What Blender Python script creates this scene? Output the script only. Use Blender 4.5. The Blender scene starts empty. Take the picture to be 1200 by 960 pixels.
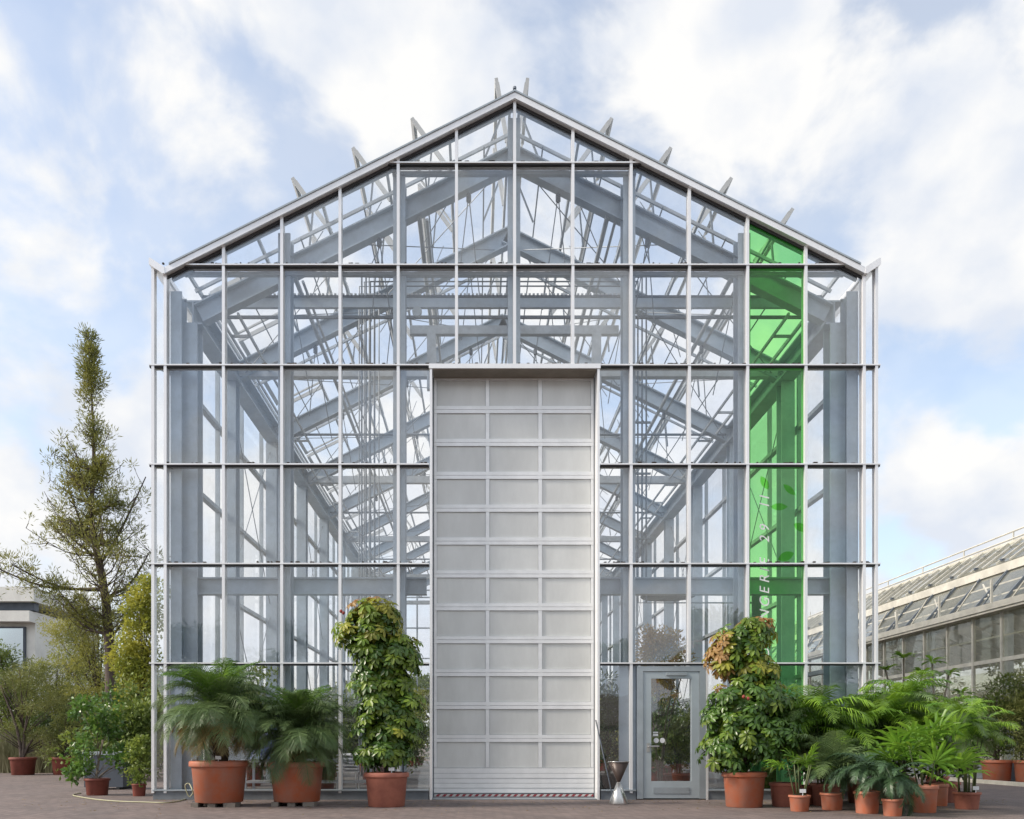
import bpy, math, random
from mathutils import Vector, Matrix, Quaternion, noise as mnoise

random.seed(7)
scene = bpy.context.scene
COL = scene.collection
PI = math.pi
rad = math.radians

# ------------------------------------------------------------------ camera
FPX, D0, EYE = 960.0, 16.0, 1.085         # focal length in photo pixels, metres to the facade, eye height
VPX, VPY = 559.0, 872.0                   # vanishing point of the depth axis in the photo
cam_d = bpy.data.cameras.new('camera')
cam = bpy.data.objects.new('camera', cam_d)
COL.objects.link(cam)
cam.location = (0, -D0, EYE)
cam.rotation_euler = (PI / 2, 0, 0)
cam_d.sensor_fit = 'HORIZONTAL'
cam_d.sensor_width = 36.0
cam_d.lens = FPX / 1200 * 36
cam_d.shift_x = (600 - VPX) / 1200
cam_d.shift_y = (VPY - 480) / 1200
cam_d.clip_end = 3000
scene.camera = cam

# ------------------------------------------------------------------ world and sun
SUN_EL, SUN_AZ = rad(34), rad(-78)        # azimuth measured from the camera's back (-y) towards -x
to_sun = Vector((math.sin(SUN_AZ) * math.cos(SUN_EL), -math.cos(SUN_AZ) * math.cos(SUN_EL), math.sin(SUN_EL)))
world = bpy.data.worlds.new('World')
scene.world = world
world.use_nodes = True
nt = world.node_tree
nt.nodes.clear()
N = nt.nodes.new
L = nt.links.new
out = N('ShaderNodeOutputWorld')
bg = N('ShaderNodeBackground')
bg.inputs['Strength'].default_value = 0.1
sky = N('ShaderNodeTexSky')
sky.sky_type = 'NISHITA'
sky.sun_disc = False
sky.sun_elevation = SUN_EL
sky.sun_rotation = math.atan2(to_sun.x, to_sun.y)
sky.air_density = 1.0
sky.dust_density = 1.6
tc = N('ShaderNodeTexCoord')
mp = N('ShaderNodeMapping')
mp.inputs['Location'].default_value = (3.1, 0.4, 1.75)
mp.inputs['Scale'].default_value = (1.0, 1.0, 1.25)
L(tc.outputs['Generated'], mp.inputs['Vector'])
n1 = N('ShaderNodeTexNoise')
n1.inputs['Scale'].default_value = 5.6
n1.inputs['Detail'].default_value = 9
n1.inputs['Roughness'].default_value = 0.52
n1.inputs['Distortion'].default_value = 0.25
L(mp.outputs[0], n1.inputs['Vector'])
r1 = N('ShaderNodeValToRGB')
r1.color_ramp.interpolation = 'EASE'
r1.color_ramp.elements[0].position = 0.42
r1.color_ramp.elements[0].color = (0.40, 0.40, 0.40, 1)
r1.color_ramp.elements[1].position = 0.57
r1.color_ramp.elements[1].color = (1, 1, 1, 1)
sepz = N('ShaderNodeSeparateXYZ')          # cloud closes up towards the horizon
L(tc.outputs['Generated'], sepz.inputs[0])
mrz = N('ShaderNodeMapRange')
mrz.inputs['From Min'].default_value = 0.0
mrz.inputs['From Max'].default_value = 0.5
mrz.inputs['To Min'].default_value = 0.12
mrz.inputs['To Max'].default_value = 0.0
L(sepz.outputs['Z'], mrz.inputs['Value'])
addz = N('ShaderNodeMath')
addz.operation = 'ADD'
L(n1.outputs['Fac'], addz.inputs[0])
L(mrz.outputs[0], addz.inputs[1])
L(addz.outputs[0], r1.inputs['Fac'])
n2 = N('ShaderNodeTexNoise')
n2.inputs['Scale'].default_value = 8.0
n2.inputs['Detail'].default_value = 7
L(mp.outputs[0], n2.inputs['Vector'])
r2 = N('ShaderNodeValToRGB')
r2.color_ramp.elements[0].position = 0.40
r2.color_ramp.elements[0].color = (3.85, 4.1, 4.55, 1)
r2.color_ramp.elements[1].position = 0.60
r2.color_ramp.elements[1].color = (4.95, 4.93, 4.88, 1)
L(n2.outputs['Fac'], r2.inputs['Fac'])
mixc = N('ShaderNodeMix')
mixc.data_type = 'RGBA'
skm = N('ShaderNodeMix')
skm.data_type = 'RGBA'
skm.blend_type = 'MULTIPLY'
skm.inputs['Factor'].default_value = 1.0
skm.inputs[7].default_value = (1.5, 1.45, 1.38, 1)
L(sky.outputs[0], skm.inputs[6])
L(r1.outputs[0], mixc.inputs['Factor'])
L(skm.outputs[2], mixc.inputs[6])
L(r2.outputs[0], mixc.inputs[7])
L(mixc.outputs[2], bg.inputs['Color'])
L(bg.outputs[0], out.inputs['Surface'])

sun_d = bpy.data.lights.new('sun', 'SUN')
sun_d.energy = 2.2
sun_d.angle = rad(14)
sun_d.color = (1.0, 0.90, 0.78)
sun = bpy.data.objects.new('sun', sun_d)
COL.objects.link(sun)
sun.rotation_euler = to_sun.to_track_quat('Z', 'Y').to_euler()
sun.location = to_sun * 60

vs = scene.view_settings
vs.view_transform = 'Standard'
vs.look = 'None'
vs.exposure = 1.02
vs.gamma = 1.0
scene.cycles.transparent_max_bounces = 48
scene.cycles.max_bounces = 8
scene.cycles.glossy_bounces = 3
scene.cycles.transmission_bounces = 6
scene.cycles.caustics_reflective = False
scene.cycles.caustics_refractive = False
scene.cycles.use_denoising = True

# ------------------------------------------------------------------ helpers
def W(u, v, D):
    """photo pixel at distance D (metres in front of the camera) -> world point"""
    return Vector(((u - VPX) * D / FPX, D - D0, EYE + (VPY - v) * D / FPX))

def GD(v):
    """distance of the ground seen at photo row v"""
    return EYE * FPX / (v - VPY)


class MB:
    def __init__(self):
        self.v, self.f = [], []

    def add(self, vs_, fs_):
        o = len(self.v)
        self.v += [tuple(p) for p in vs_]
        self.f += [tuple(i + o for i in f) for f in fs_]
        return self

    def box(self, x0, x1, y0, y1, z0, z1):
        return self.add([(x0, y0, z0), (x1, y0, z0), (x1, y1, z0), (x0, y1, z0), (x0, y0, z1), (x1, y0, z1), (x1, y1, z1), (x0, y1, z1)],
                        [(0, 3, 2, 1), (4, 5, 6, 7), (0, 1, 5, 4), (1, 2, 6, 5), (2, 3, 7, 6), (3, 0, 4, 7)])

    def beam(self, p, q, w, h, up=(0, 0, 1)):
        p, q = Vector(p), Vector(q)
        d = (q - p).normalized()
        s = d.cross(Vector(up))
        if s.length < 1e-4:
            s = d.cross(Vector((1, 0, 0)))
        s.normalize()
        t = s.cross(d)
        vs_ = []
        for c in (p, q):
            for a, b in ((-1, -1), (1, -1), (1, 1), (-1, 1)):
                vs_.append(c + s * (a * w / 2) + t * (b * h / 2))
        return self.add(vs_, [(3, 2, 1, 0), (4, 5, 6, 7), (0, 1, 5, 4), (1, 2, 6, 5), (2, 3, 7, 6), (3, 0, 4, 7)])

    def ibeam(self, p, q, w, h, tf=0.03, tw=0.02, up=(0, 0, 1)):
        p, q = Vector(p), Vector(q)
        d = (q - p).normalized()
        s = d.cross(Vector(up))
        if s.length < 1e-4:
            s = d.cross(Vector((1, 0, 0)))
        s.normalize()
        t = s.cross(d)
        a, b, c = w / 2, h / 2, tw / 2
        prof = [(-a, -b), (a, -b), (a, -b + tf), (c, -b + tf), (c, b - tf), (a, b - tf), (a, b), (-a, b), (-a, b - tf), (-c, b - tf), (-c, -b + tf), (-a, -b + tf)]
        n = len(prof)
        vs_ = [e + s * x + t * y for e in (p, q) for x, y in prof]
        fs_ = [(i, (i + 1) % n, n + (i + 1) % n, n + i) for i in range(n)]
        fs_ += [(0, 11, 2, 1), (11, 10, 3, 2), (10, 9, 4, 3), (9, 8, 5, 4), (8, 7, 6, 5)]
        fs_ += [(n, n + 1, n + 2, n + 11), (n + 11, n + 2, n + 3, n + 10), (n + 10, n + 3, n + 4, n + 9), (n + 9, n + 4, n + 5, n + 8), (n + 8, n + 5, n + 6, n + 7)]
        return self.add(vs_, fs_)

    def tube(self, pts, r, n=8, r1=None, cap=True):
        pts = [Vector(p) for p in pts]
        m = len(pts)
        rings = []
        prev = None
        for i, p in enumerate(pts):
            d = (pts[min(i + 1, m - 1)] - pts[max(i - 1, 0)]).normalized()
            if prev is None:
                s = d.cross(Vector((0, 0, 1)))
                if s.length < 1e-3:
                    s = d.cross(Vector((1, 0, 0)))
            else:
                s = prev - d * prev.dot(d)
            s.normalize()
            prev = s
            t = d.cross(s)
            rr = r if r1 is None else r + (r1 - r) * i / (m - 1)
            if isinstance(r, (list, tuple)):
                rr = r[i]
            rings.append([p + s * (rr * math.cos(2 * PI * k / n)) + t * (rr * math.sin(2 * PI * k / n)) for k in range(n)])
        fs_ = []
        for i in range(m - 1):
            for k in range(n):
                fs_.append((i * n + k, i * n + (k + 1) % n, (i + 1) * n + (k + 1) % n, (i + 1) * n + k))
        if cap:
            fs_.append(tuple(range(n - 1, -1, -1)))
            fs_.append(tuple((m - 1) * n + k for k in range(n)))
        return self.add([p for ring in rings for p in ring], fs_)

    def lathe(self, prof, n=28, c=(0, 0, 0), cap=True):
        vs_, fs_ = [], []
        for r, z in prof:
            for k in range(n):
                vs_.append((c[0] + r * math.cos(2 * PI * k / n), c[1] + r * math.sin(2 * PI * k / n), c[2] + z))
        for i in range(len(prof) - 1):
            for k in range(n):
                fs_.append((i * n + k, i * n + (k + 1) % n, (i + 1) * n + (k + 1) % n, (i + 1) * n + k))
        if cap:
            fs_.append(tuple(range(n - 1, -1, -1)))
            fs_.append(tuple((len(prof) - 1) * n + k for k in range(n)))
        return self.add(vs_, fs_)

    def prism_xz(self, poly, y0, y1):
        """polygon in the x-z plane extruded along y"""
        n = len(poly)
        vs_ = [(x, y0, z) for x, z in poly] + [(x, y1, z) for x, z in poly]
        fs_ = [tuple(range(n)), tuple(range(2 * n - 1, n - 1, -1))]
        fs_ += [(i, n + i, n + (i + 1) % n, (i + 1) % n) for i in range(n)]
        return self.add(vs_, fs_)

    def mesh(self, name, mat, smooth=False):
        me = bpy.data.meshes.new(name)
        me.from_pydata(self.v, [], self.f)
        for m_ in (mat if isinstance(mat, (list, tuple)) else [mat]):
            me.materials.append(m_)
        if smooth:
            me.polygons.foreach_set('use_smooth', [True] * len(me.polygons))
        me.update()
        return me


def link(name, mesh, parent=None, loc=(0, 0, 0), rot=None, scale=None):
    o = bpy.data.objects.new(name, mesh)
    COL.objects.link(o)
    o.location = loc
    if rot is not None:
        if isinstance(rot, Quaternion):
            o.rotation_mode = 'QUATERNION'
            o.rotation_quaternion = rot
        else:
            o.rotation_euler = rot
    if scale is not None:
        o.scale = (scale,) * 3 if isinstance(scale, (int, float)) else scale
    if parent is not None:
        o.parent = parent
    return o

def part(name, mb, mat, parent, smooth=False, loc=(0, 0, 0), label=None):
    o = link(name, mb.mesh(name, mat, smooth), parent, loc)
    if label:
        o['label'] = label
    return o

def tag(o, label, cat, group=None, kind=None):
    o['label'] = label
    o['category'] = cat
    if group:
        o['group'] = group
    if kind:
        o['kind'] = kind
    return o

def thing(name, label, cat, loc=(0, 0, 0), rz=0, group=None):
    o = link(name, None, None, loc, (0, 0, rz))
    o.empty_display_size = 0.2
    return tag(o, label, cat, group)

# ------------------------------------------------------------------ materials
def pm(name, col, rough=0.5, metal=0.0, var=0.0, vscale=3.0, col2=None, bump=0.0, bscale=40.0, spec=0.5, objvar=0.0, stretch=None):
    m = bpy.data.materials.new(name)
    m.use_nodes = True
    t = m.node_tree
    b = t.nodes['Principled BSDF']
    b.inputs['Roughness'].default_value = rough
    b.inputs['Metallic'].default_value = metal
    b.inputs['Specular IOR Level'].default_value = spec
    b.inputs['Base Color'].default_value = (*col, 1)
    if var > 0 or col2:
        co = t.nodes.new('ShaderNodeTexCoord')
        mpn = t.nodes.new('ShaderNodeMapping')
        if stretch:
            mpn.inputs['Scale'].default_value = stretch
        t.links.new(co.outputs['Object'], mpn.inputs['Vector'])
        no = t.nodes.new('ShaderNodeTexNoise')
        no.inputs['Scale'].default_value = vscale
        no.inputs['Detail'].default_value = 8
        no.inputs['Roughness'].default_value = 0.65
        t.links.new(mpn.outputs[0], no.inputs['Vector'])
        cr = t.nodes.new('ShaderNodeValToRGB')
        c2 = col2 or tuple(c * (1 - var) for c in col)
        cr.color_ramp.elements[0].position = 0.36
        cr.color_ramp.elements[0].color = (*c2, 1)
        cr.color_ramp.elements[1].position = 0.64
        cr.color_ramp.elements[1].color = (*col, 1)
        t.links.new(no.outputs['Fac'], cr.inputs['Fac'])
        src = cr.outputs[0]
        if objvar:
            oi = t.nodes.new('ShaderNodeObjectInfo')
            hs = t.nodes.new('ShaderNodeHueSaturation')
            mr = t.nodes.new('ShaderNodeMapRange')
            mr.inputs['To Min'].default_value = 1 - objvar
            mr.inputs['To Max'].default_value = 1 + objvar
            t.links.new(oi.outputs['Random'], mr.inputs['Value'])
            t.links.new(mr.outputs[0], hs.inputs['Value'])
            t.links.new(src, hs.inputs['Color'])
            src = hs.outputs[0]
        t.links.new(src, b.inputs['Base Color'])
        rr = t.nodes.new('ShaderNodeMapRange')
        rr.inputs['To Min'].default_value = min(1, rough + 0.1)
        rr.inputs['To Max'].default_value = max(0.02, rough - 0.08)
        t.links.new(no.outputs['Fac'], rr.inputs['Value'])
        t.links.new(rr.outputs[0], b.inputs['Roughness'])
    if bump > 0:
        co2 = t.nodes.new('ShaderNodeTexCoord')
        nb = t.nodes.new('ShaderNodeTexNoise')
        nb.inputs['Scale'].default_value = bscale
        nb.inputs['Detail'].default_value = 5
        t.links.new(co2.outputs['Object'], nb.inputs['Vector'])
        bp = t.nodes.new('ShaderNodeBump')
        bp.inputs['Strength'].default_value = bump
        bp.inputs['Distance'].default_value = 0.02
        t.links.new(nb.outputs['Fac'], bp.inputs['Height'])
        t.links.new(bp.outputs[0], b.inputs['Normal'])
    return m

def glass(name, tint=(0.95, 0.97, 0.97), base=0.05, edge=0.75, milk=0.0, milkcol=(0.8, 0.82, 0.8), wav=0.25, dirt=0.05):
    """clear sheet: transparent body, mirror reflection growing towards grazing, a little dirt"""
    m = bpy.data.materials.new(name)
    m.use_nodes = True
    t = m.node_tree
    t.nodes.clear()
    o = t.nodes.new('ShaderNodeOutputMaterial')
    tr = t.nodes.new('ShaderNodeBsdfTransparent')
    tr.inputs['Color'].default_value = (*tint, 1)
    gl = t.nodes.new('ShaderNodeBsdfGlossy')
    gl.inputs['Roughness'].default_value = 0.015
    gl.inputs['Color'].default_value = (0.97, 0.99, 1, 1)
    co = t.nodes.new('ShaderNodeTexCoord')
    nb = t.nodes.new('ShaderNodeTexNoise')
    nb.inputs['Scale'].default_value = 0.9
    nb.inputs['Detail'].default_value = 1.5
    t.links.new(co.outputs['Object'], nb.inputs['Vector'])
    bp = t.nodes.new('ShaderNodeBump')
    bp.inputs['Strength'].default_value = wav
    bp.inputs['Distance'].default_value = 0.03
    t.links.new(nb.outputs['Fac'], bp.inputs['Height'])
    # every pane sits a little differently in its frame
    oi = t.nodes.new('ShaderNodeObjectInfo')
    wn = t.nodes.new('ShaderNodeTexWhiteNoise')
    wn.noise_dimensions = '1D'
    t.links.new(oi.outputs['Random'], wn.inputs['W'])
    sb = t.nodes.new('ShaderNodeVectorMath')
    sb.operation = 'SUBTRACT'
    sb.inputs[1].default_value = (.5, .5, .5)
    t.links.new(wn.outputs['Color'], sb.inputs[0])
    scn = t.nodes.new('ShaderNodeVectorMath')
    scn.operation = 'SCALE'
    scn.inputs['Scale'].default_value = 0.07
    t.links.new(sb.outputs[0], scn.inputs[0])
    ge = t.nodes.new('ShaderNodeNewGeometry')
    ad = t.nodes.new('ShaderNodeVectorMath')
    ad.operation = 'ADD'
    t.links.new(ge.outputs['Normal'], ad.inputs[0])
    t.links.new(scn.outputs[0], ad.inputs[1])
    nm = t.nodes.new('ShaderNodeVectorMath')
    nm.operation = 'NORMALIZE'
    t.links.new(ad.outputs[0], nm.inputs[0])
    t.links.new(nm.outputs[0], bp.inputs['Normal'])
    t.links.new(bp.outputs[0], gl.inputs['Normal'])
    lw = t.nodes.new('ShaderNodeLayerWeight')
    lw.inputs['Blend'].default_value = 0.5
    pw = t.nodes.new('ShaderNodeMath')
    pw.operation = 'POWER'
    pw.inputs[1].default_value = 3.5
    t.links.new(lw.outputs['Facing'], pw.inputs[0])
    ml = t.nodes.new('ShaderNodeMath')
    ml.operation = 'MULTIPLY_ADD'
    ml.inputs[1].default_value = edge
    ml.inputs[2].default_value = base
    t.links.new(pw.outputs[0], ml.inputs[0])
    vb = t.nodes.new('ShaderNodeMapRange')
    vb.inputs['To Min'].default_value = .55
    vb.inputs['To Max'].default_value = 1.4
    t.links.new(oi.outputs['Random'], vb.inputs['Value'])
    mv = t.nodes.new('ShaderNodeMath')
    mv.operation = 'MULTIPLY'
    t.links.new(ml.outputs[0], mv.inputs[0])
    t.links.new(vb.outputs[0], mv.inputs[1])
    mx = t.nodes.new('ShaderNodeMixShader')
    t.links.new(mv.outputs[0], mx.inputs[0])
    t.links.new(tr.outputs[0], mx.inputs[1])
    t.links.new(gl.outputs[0], mx.inputs[2])
    # dirt / milkiness
    nd = t.nodes.new('ShaderNodeTexNoise')
    nd.inputs['Scale'].default_value = 3.0
    nd.inputs['Detail'].default_value = 9
    nd.inputs['Roughness'].default_value = 0.7
    t.links.new(co.outputs['Object'], nd.inputs['Vector'])
    mr = t.nodes.new('ShaderNodeMapRange')
    mr.inputs['From Min'].default_value = 0.45
    mr.inputs['From Max'].default_value = 0.75
    mr.inputs['To Min'].default_value = milk
    mr.inputs['To Max'].default_value = milk + dirt
    t.links.new(nd.outputs['Fac'], mr.inputs['Value'])
    df = t.nodes.new('ShaderNodeBsdfDiffuse')
    df.inputs['Color'].default_value = (*milkcol, 1)
    tl = t.nodes.new('ShaderNodeBsdfTranslucent')
    tl.inputs['Color'].default_value = (*milkcol, 1)
    dm = t.nodes.new('ShaderNodeMixShader')
    dm.inputs[0].default_value = 0.5
    t.links.new(df.outputs[0], dm.inputs[1])
    t.links.new(tl.outputs[0], dm.inputs[2])
    mx2 = t.nodes.new('ShaderNodeMixShader')
    t.links.new(mr.outputs[0], mx2.inputs[0])
    t.links.new(mx.outputs[0], mx2.inputs[1])
    t.links.new(dm.outputs[0], mx2.inputs[2])
    t.links.new(mx2.outputs[0], o.inputs['Surface'])
    return m

def leafmat(name, col, col2, rough=0.45, trans=0.35, vscale=2.0, objvar=0.25):
    m = bpy.data.materials.new(name)
    m.use_nodes = True
    t = m.node_tree
    b = t.nodes['Principled BSDF']
    o = t.nodes['Material Output']
    co = t.nodes.new('ShaderNodeTexCoord')
    no = t.nodes.new('ShaderNodeTexNoise')
    no.inputs['Scale'].default_value = vscale
    no.inputs['Detail'].default_value = 6
    t.links.new(co.outputs['Object'], no.inputs['Vector'])
    cr = t.nodes.new('ShaderNodeValToRGB')
    cr.color_ramp.elements[0].position = 0.35
    cr.color_ramp.elements[0].color = (*col2, 1)
    cr.color_ramp.elements[1].position = 0.65
    cr.color_ramp.elements[1].color = (*col, 1)
    t.links.new(no.outputs['Fac'], cr.inputs['Fac'])
    oi = t.nodes.new('ShaderNodeObjectInfo')
    hs = t.nodes.new('ShaderNodeHueSaturation')
    mr = t.nodes.new('ShaderNodeMapRange')
    mr.inputs['To Min'].default_value = 1 - objvar
    mr.inputs['To Max'].default_value = 1 + objvar
    t.links.new(oi.outputs['Random'], mr.inputs['Value'])
    t.links.new(mr.outputs[0], hs.inputs['Value'])
    t.links.new(cr.outputs[0], hs.inputs['Color'])
    t.links.new(hs.outputs[0], b.inputs['Base Color'])
    b.inputs['Roughness'].default_value = rough
    tl = t.nodes.new('ShaderNodeBsdfTranslucent')
    h2 = t.nodes.new('ShaderNodeHueSaturation')
    h2.inputs['Value'].default_value = 1.5
    h2.inputs['Hue'].default_value = 0.485
    t.links.new(hs.outputs[0], h2.inputs['Color'])
    t.links.new(h2.outputs[0], tl.inputs['Color'])
    mx = t.nodes.new('ShaderNodeMixShader')
    mx.inputs[0].default_value = trans
    t.links.new(b.outputs[0], mx.inputs[1])
    t.links.new(tl.outputs[0], mx.inputs[2])
    t.links.new(mx.outputs[0], o.inputs['Surface'])
    return m

def paving_mat():
    m = bpy.data.materials.new('paving')
    m.use_nodes = True
    t = m.node_tree
    b = t.nodes['Principled BSDF']
    co = t.nodes.new('ShaderNodeTexCoord')
    mpn = t.nodes.new('ShaderNodeMapping')
    mpn.inputs['Rotation'].default_value = (0, 0, rad(45))
    t.links.new(co.outputs['Object'], mpn.inputs['Vector'])
    br = t.nodes.new('ShaderNodeTexBrick')
    br.inputs['Scale'].default_value = 1.0
    br.inputs['Brick Width'].default_value = 0.21
    br.inputs['Row Height'].default_value = 0.105
    br.inputs['Mortar Size'].default_value = 0.008
    br.inputs['Color1'].default_value = (0.155, 0.122, 0.112, 1)
    br.inputs['Color2'].default_value = (0.215, 0.172, 0.158, 1)
    br.inputs['Mortar'].default_value = (0.115, 0.10, 0.095, 1)
    t.links.new(mpn.outputs[0], br.inputs['Vector'])
    no = t.nodes.new('ShaderNodeTexNoise')
    no.inputs['Scale'].default_value = 0.8
    no.inputs['Detail'].default_value = 9
    no.inputs['Roughness'].default_value = 0.7
    t.links.new(co.outputs['Object'], no.inputs['Vector'])
    cr = t.nodes.new('ShaderNodeValToRGB')
    cr.color_ramp.elements[0].position = 0.3
    cr.color_ramp.elements[0].color = (0.72, 0.74, 0.76, 1)
    cr.color_ramp.elements[1].position = 0.7
    cr.color_ramp.elements[1].color = (1.15, 1.1, 1.08, 1)
    t.links.new(no.outputs['Fac'], cr.inputs['Fac'])
    mx = t.nodes.new('ShaderNodeMix')
    mx.data_type = 'RGBA'
    mx.blend_type = 'MULTIPLY'
    mx.inputs['Factor'].default_value = 1
    t.links.new(br.outputs['Color'], mx.inputs[6])
    t.links.new(cr.outputs[0], mx.inputs[7])
    t.links.new(mx.outputs[2], b.inputs['Base Color'])
    b.inputs['Roughness'].default_value = 0.85
    bp = t.nodes.new('ShaderNodeBump')
    bp.inputs['Strength'].default_value = 0.5
    bp.inputs['Distance'].default_value = 0.006
    inv = t.nodes.new('ShaderNodeMath')
    inv.operation = 'SUBTRACT'
    inv.inputs[0].default_value = 1
    t.links.new(br.outputs['Fac'], inv.inputs[1])
    t.links.new(inv.outputs[0], bp.inputs['Height'])
    t.links.new(bp.outputs[0], b.inputs['Normal'])
    return m

def tape_mat():
    m = bpy.data.materials.new('warning_tape')
    m.use_nodes = True
    t = m.node_tree
    b = t.nodes['Principled BSDF']
    co = t.nodes.new('ShaderNodeTexCoord')
    sp = t.nodes.new('ShaderNodeSeparateXYZ')
    t.links.new(co.outputs['Object'], sp.inputs[0])
    a = t.nodes.new('ShaderNodeMath')
    a.operation = 'ADD'
    t.links.new(sp.outputs[0], a.inputs[0])
    k = t.nodes.new('ShaderNodeMath')
    k.operation = 'MULTIPLY'
    k.inputs[1].default_value = -1.0
    t.links.new(sp.outputs[2], k.inputs[0])
    t.links.new(k.outputs[0], a.inputs[1])
    q = t.nodes.new('ShaderNodeMath')
    q.operation = 'MULTIPLY'
    q.inputs[1].default_value = 7.8
    t.links.new(a.outputs[0], q.inputs[0])
    fr = t.nodes.new('ShaderNodeMath')
    fr.operation = 'FRACT'
    t.links.new(q.outputs[0], fr.inputs[0])
    g = t.nodes.new('ShaderNodeMath')
    g.operation = 'GREATER_THAN'
    g.inputs[1].default_value = 0.5
    t.links.new(fr.outputs[0], g.inputs[0])
    mx = t.nodes.new('ShaderNodeMix')
    mx.data_type = 'RGBA'
    mx.inputs[6].default_value = (0.6, 0.58, 0.56, 1)
    mx.inputs[7].default_value = (0.30, 0.035, 0.045, 1)
    t.links.new(g.outputs[0], mx.inputs['Factor'])
    t.links.new(mx.outputs[2], b.inputs['Base Color'])
    return m

M = {}
M['alu'] = pm('white_aluminium', (0.93, 0.94, 0.95), 0.30, 0.3, var=0.08, vscale=2.5, stretch=(1, 1, 0.3))
M['alud'] = pm('grey_aluminium', (0.44, 0.50, 0.54), 0.38, 0.3, var=0.2, vscale=2.0)
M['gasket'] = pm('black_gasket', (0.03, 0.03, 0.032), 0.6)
M['steel'] = pm('blue_grey_steel', (0.43, 0.515, 0.60), 0.30, 0.1, var=0.25, vscale=1.5, bump=0.08, bscale=30)
M['steel2'] = pm('galvanised_steel', (0.54, 0.59, 0.63), 0.38, 0.2, var=0.3, vscale=2.5)
M['rod'] = pm('dull_steel_rod', (0.17, 0.20, 0.235), 0.45, 0.2)
M['dark'] = pm('dark_steel', (0.10, 0.12, 0.15), 0.5, 0.2, var=0.2)
M['cream'] = pm('grey_flap_frame', (0.56, 0.58, 0.58), 0.5, 0.0, var=0.15)
M['soffit'] = pm('brown_soffit', (0.22, 0.19, 0.155), 0.6, var=0.2, vscale=4)
M['glass'] = glass('facade_glass', tint=(0.998, 0.999, 0.999), base=0.075, edge=0.8, dirt=0.06, milk=0.006)
M['side_glass'] = glass('side_glass', tint=(0.996, 0.998, 0.998), base=0.02, edge=0.25, dirt=0.05)
M['vent_glass'] = glass('vent_glass', tint=(0.998, 0.999, 0.997), base=0.012, edge=0.06, milk=0.004, milkcol=(0.9, 0.9, 0.84), dirt=0.025)
M['green_glass'] = glass('green_glass', tint=(0.62, 0.965, 0.57), base=0.03, edge=0.5, dirt=0.06, milk=0.015, milkcol=(0.25, 0.7, 0.25))
M['leafdecal'] = glass('green_leaf_film', tint=(0.72, 0.93, 0.55), base=0.01, edge=0.2, milk=0.05, milkcol=(0.1, 0.5, 0.05), dirt=0.0)
M['letter'] = pm('white_lettering', (0.93, 0.95, 0.93), 0.5)
M['panel'] = pm('frosted_panel', (0.71, 0.73, 0.715), 0.22, 0.0, var=0.12, vscale=2.2, spec=1.0, objvar=0.06, stretch=(1, 1, .35))
M['doorframe'] = pm('silver_door_frame', (0.90, 0.92, 0.93), 0.36, 0.2, var=0.1, vscale=3)
M['tape'] = tape_mat()
M['concrete'] = pm('grey_plinth', (0.22, 0.25, 0.28), 0.7, var=0.25, vscale=3, bump=0.2)
M['paving'] = paving_mat()
M['soil'] = pm('soil', (0.05, 0.035, 0.025), 0.95, var=0.5, vscale=20, bump=0.8, bscale=60)
M['terra'] = pm('terracotta_orange', (0.52, 0.145, 0.065), 0.6, var=0.22, vscale=3.5, bump=0.08, col2=(0.44, 0.20, 0.14), objvar=0.16)
M['terra2'] = pm('terracotta_dusty', (0.45, 0.17, 0.115), 0.7, var=0.3, vscale=4, bump=0.1, col2=(0.33, 0.12, 0.085), objvar=0.1)
M['terra3'] = pm('terracotta_dark_red', (0.25, 0.07, 0.05), 0.65, var=0.3, vscale=4, bump=0.1, objvar=0.1)
M['wood'] = pm('weathered_wood', (0.23, 0.20, 0.17), 0.8, var=0.3, vscale=8)
M['bark'] = pm('bark', (0.13, 0.10, 0.085), 0.9, var=0.5, vscale=9, bump=0.8, bscale=25, stretch=(1, 1, 0.3))
M['palmtrunk'] = pm('palm_trunk', (0.09, 0.055, 0.035), 0.95, var=0.5, vscale=20, bump=1.0, bscale=30)
M['stem'] = pm('green_stem', (0.12, 0.15, 0.06), 0.6, var=0.3, vscale=8)
M['tagwhite'] = pm('white_tag', (0.8, 0.82, 0.85), 0.4)
M['hose'] = pm('yellow_green_hose', (0.42, 0.41, 0.26), 0.5)
M['cone'] = pm('brushed_steel', (0.62, 0.62, 0.61), 0.28, 0.85, var=0.15, vscale=8, stretch=(1, 1, 0.1))
M['conedark'] = pm('bronze_steel', (0.085, 0.06, 0.05), 0.4, 0.2, var=0.2)
M['red'] = pm('red_flower', (0.35, 0.06, 0.045), 0.6, var=.4, vscale=30)
M['whitewall'] = pm('white_render', (0.80, 0.80, 0.76), 0.8, var=0.15, vscale=1.2)
M['bwin'] = pm('sky_mirroring_window', (0.45, 0.50, 0.54), 0.06, 0.9)
M['oldalu'] = pm('weathered_cream_metal', (0.70, 0.68, 0.60), 0.5, 0.0, var=0.25, vscale=2)
M['oldglass'] = glass('old_glass', tint=(0.88, 0.89, 0.84), base=0.05, edge=0.5, milk=0.14, milkcol=(0.72, 0.71, 0.62), dirt=0.14)
M['floor'] = pm('concrete_floor', (0.13, 0.125, 0.12), 0.6, var=0.3, vscale=0.8)
M['blue'] = pm('blue_tarpaulin', (0.04, 0.08, 0.30), 0.5, var=0.4, vscale=5)
M['cane'] = pm('cane', (0.30, 0.25, 0.20), 0.7, var=0.3)
M['black'] = pm('black_plastic', (0.02, 0.022, 0.022), 0.5)
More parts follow.
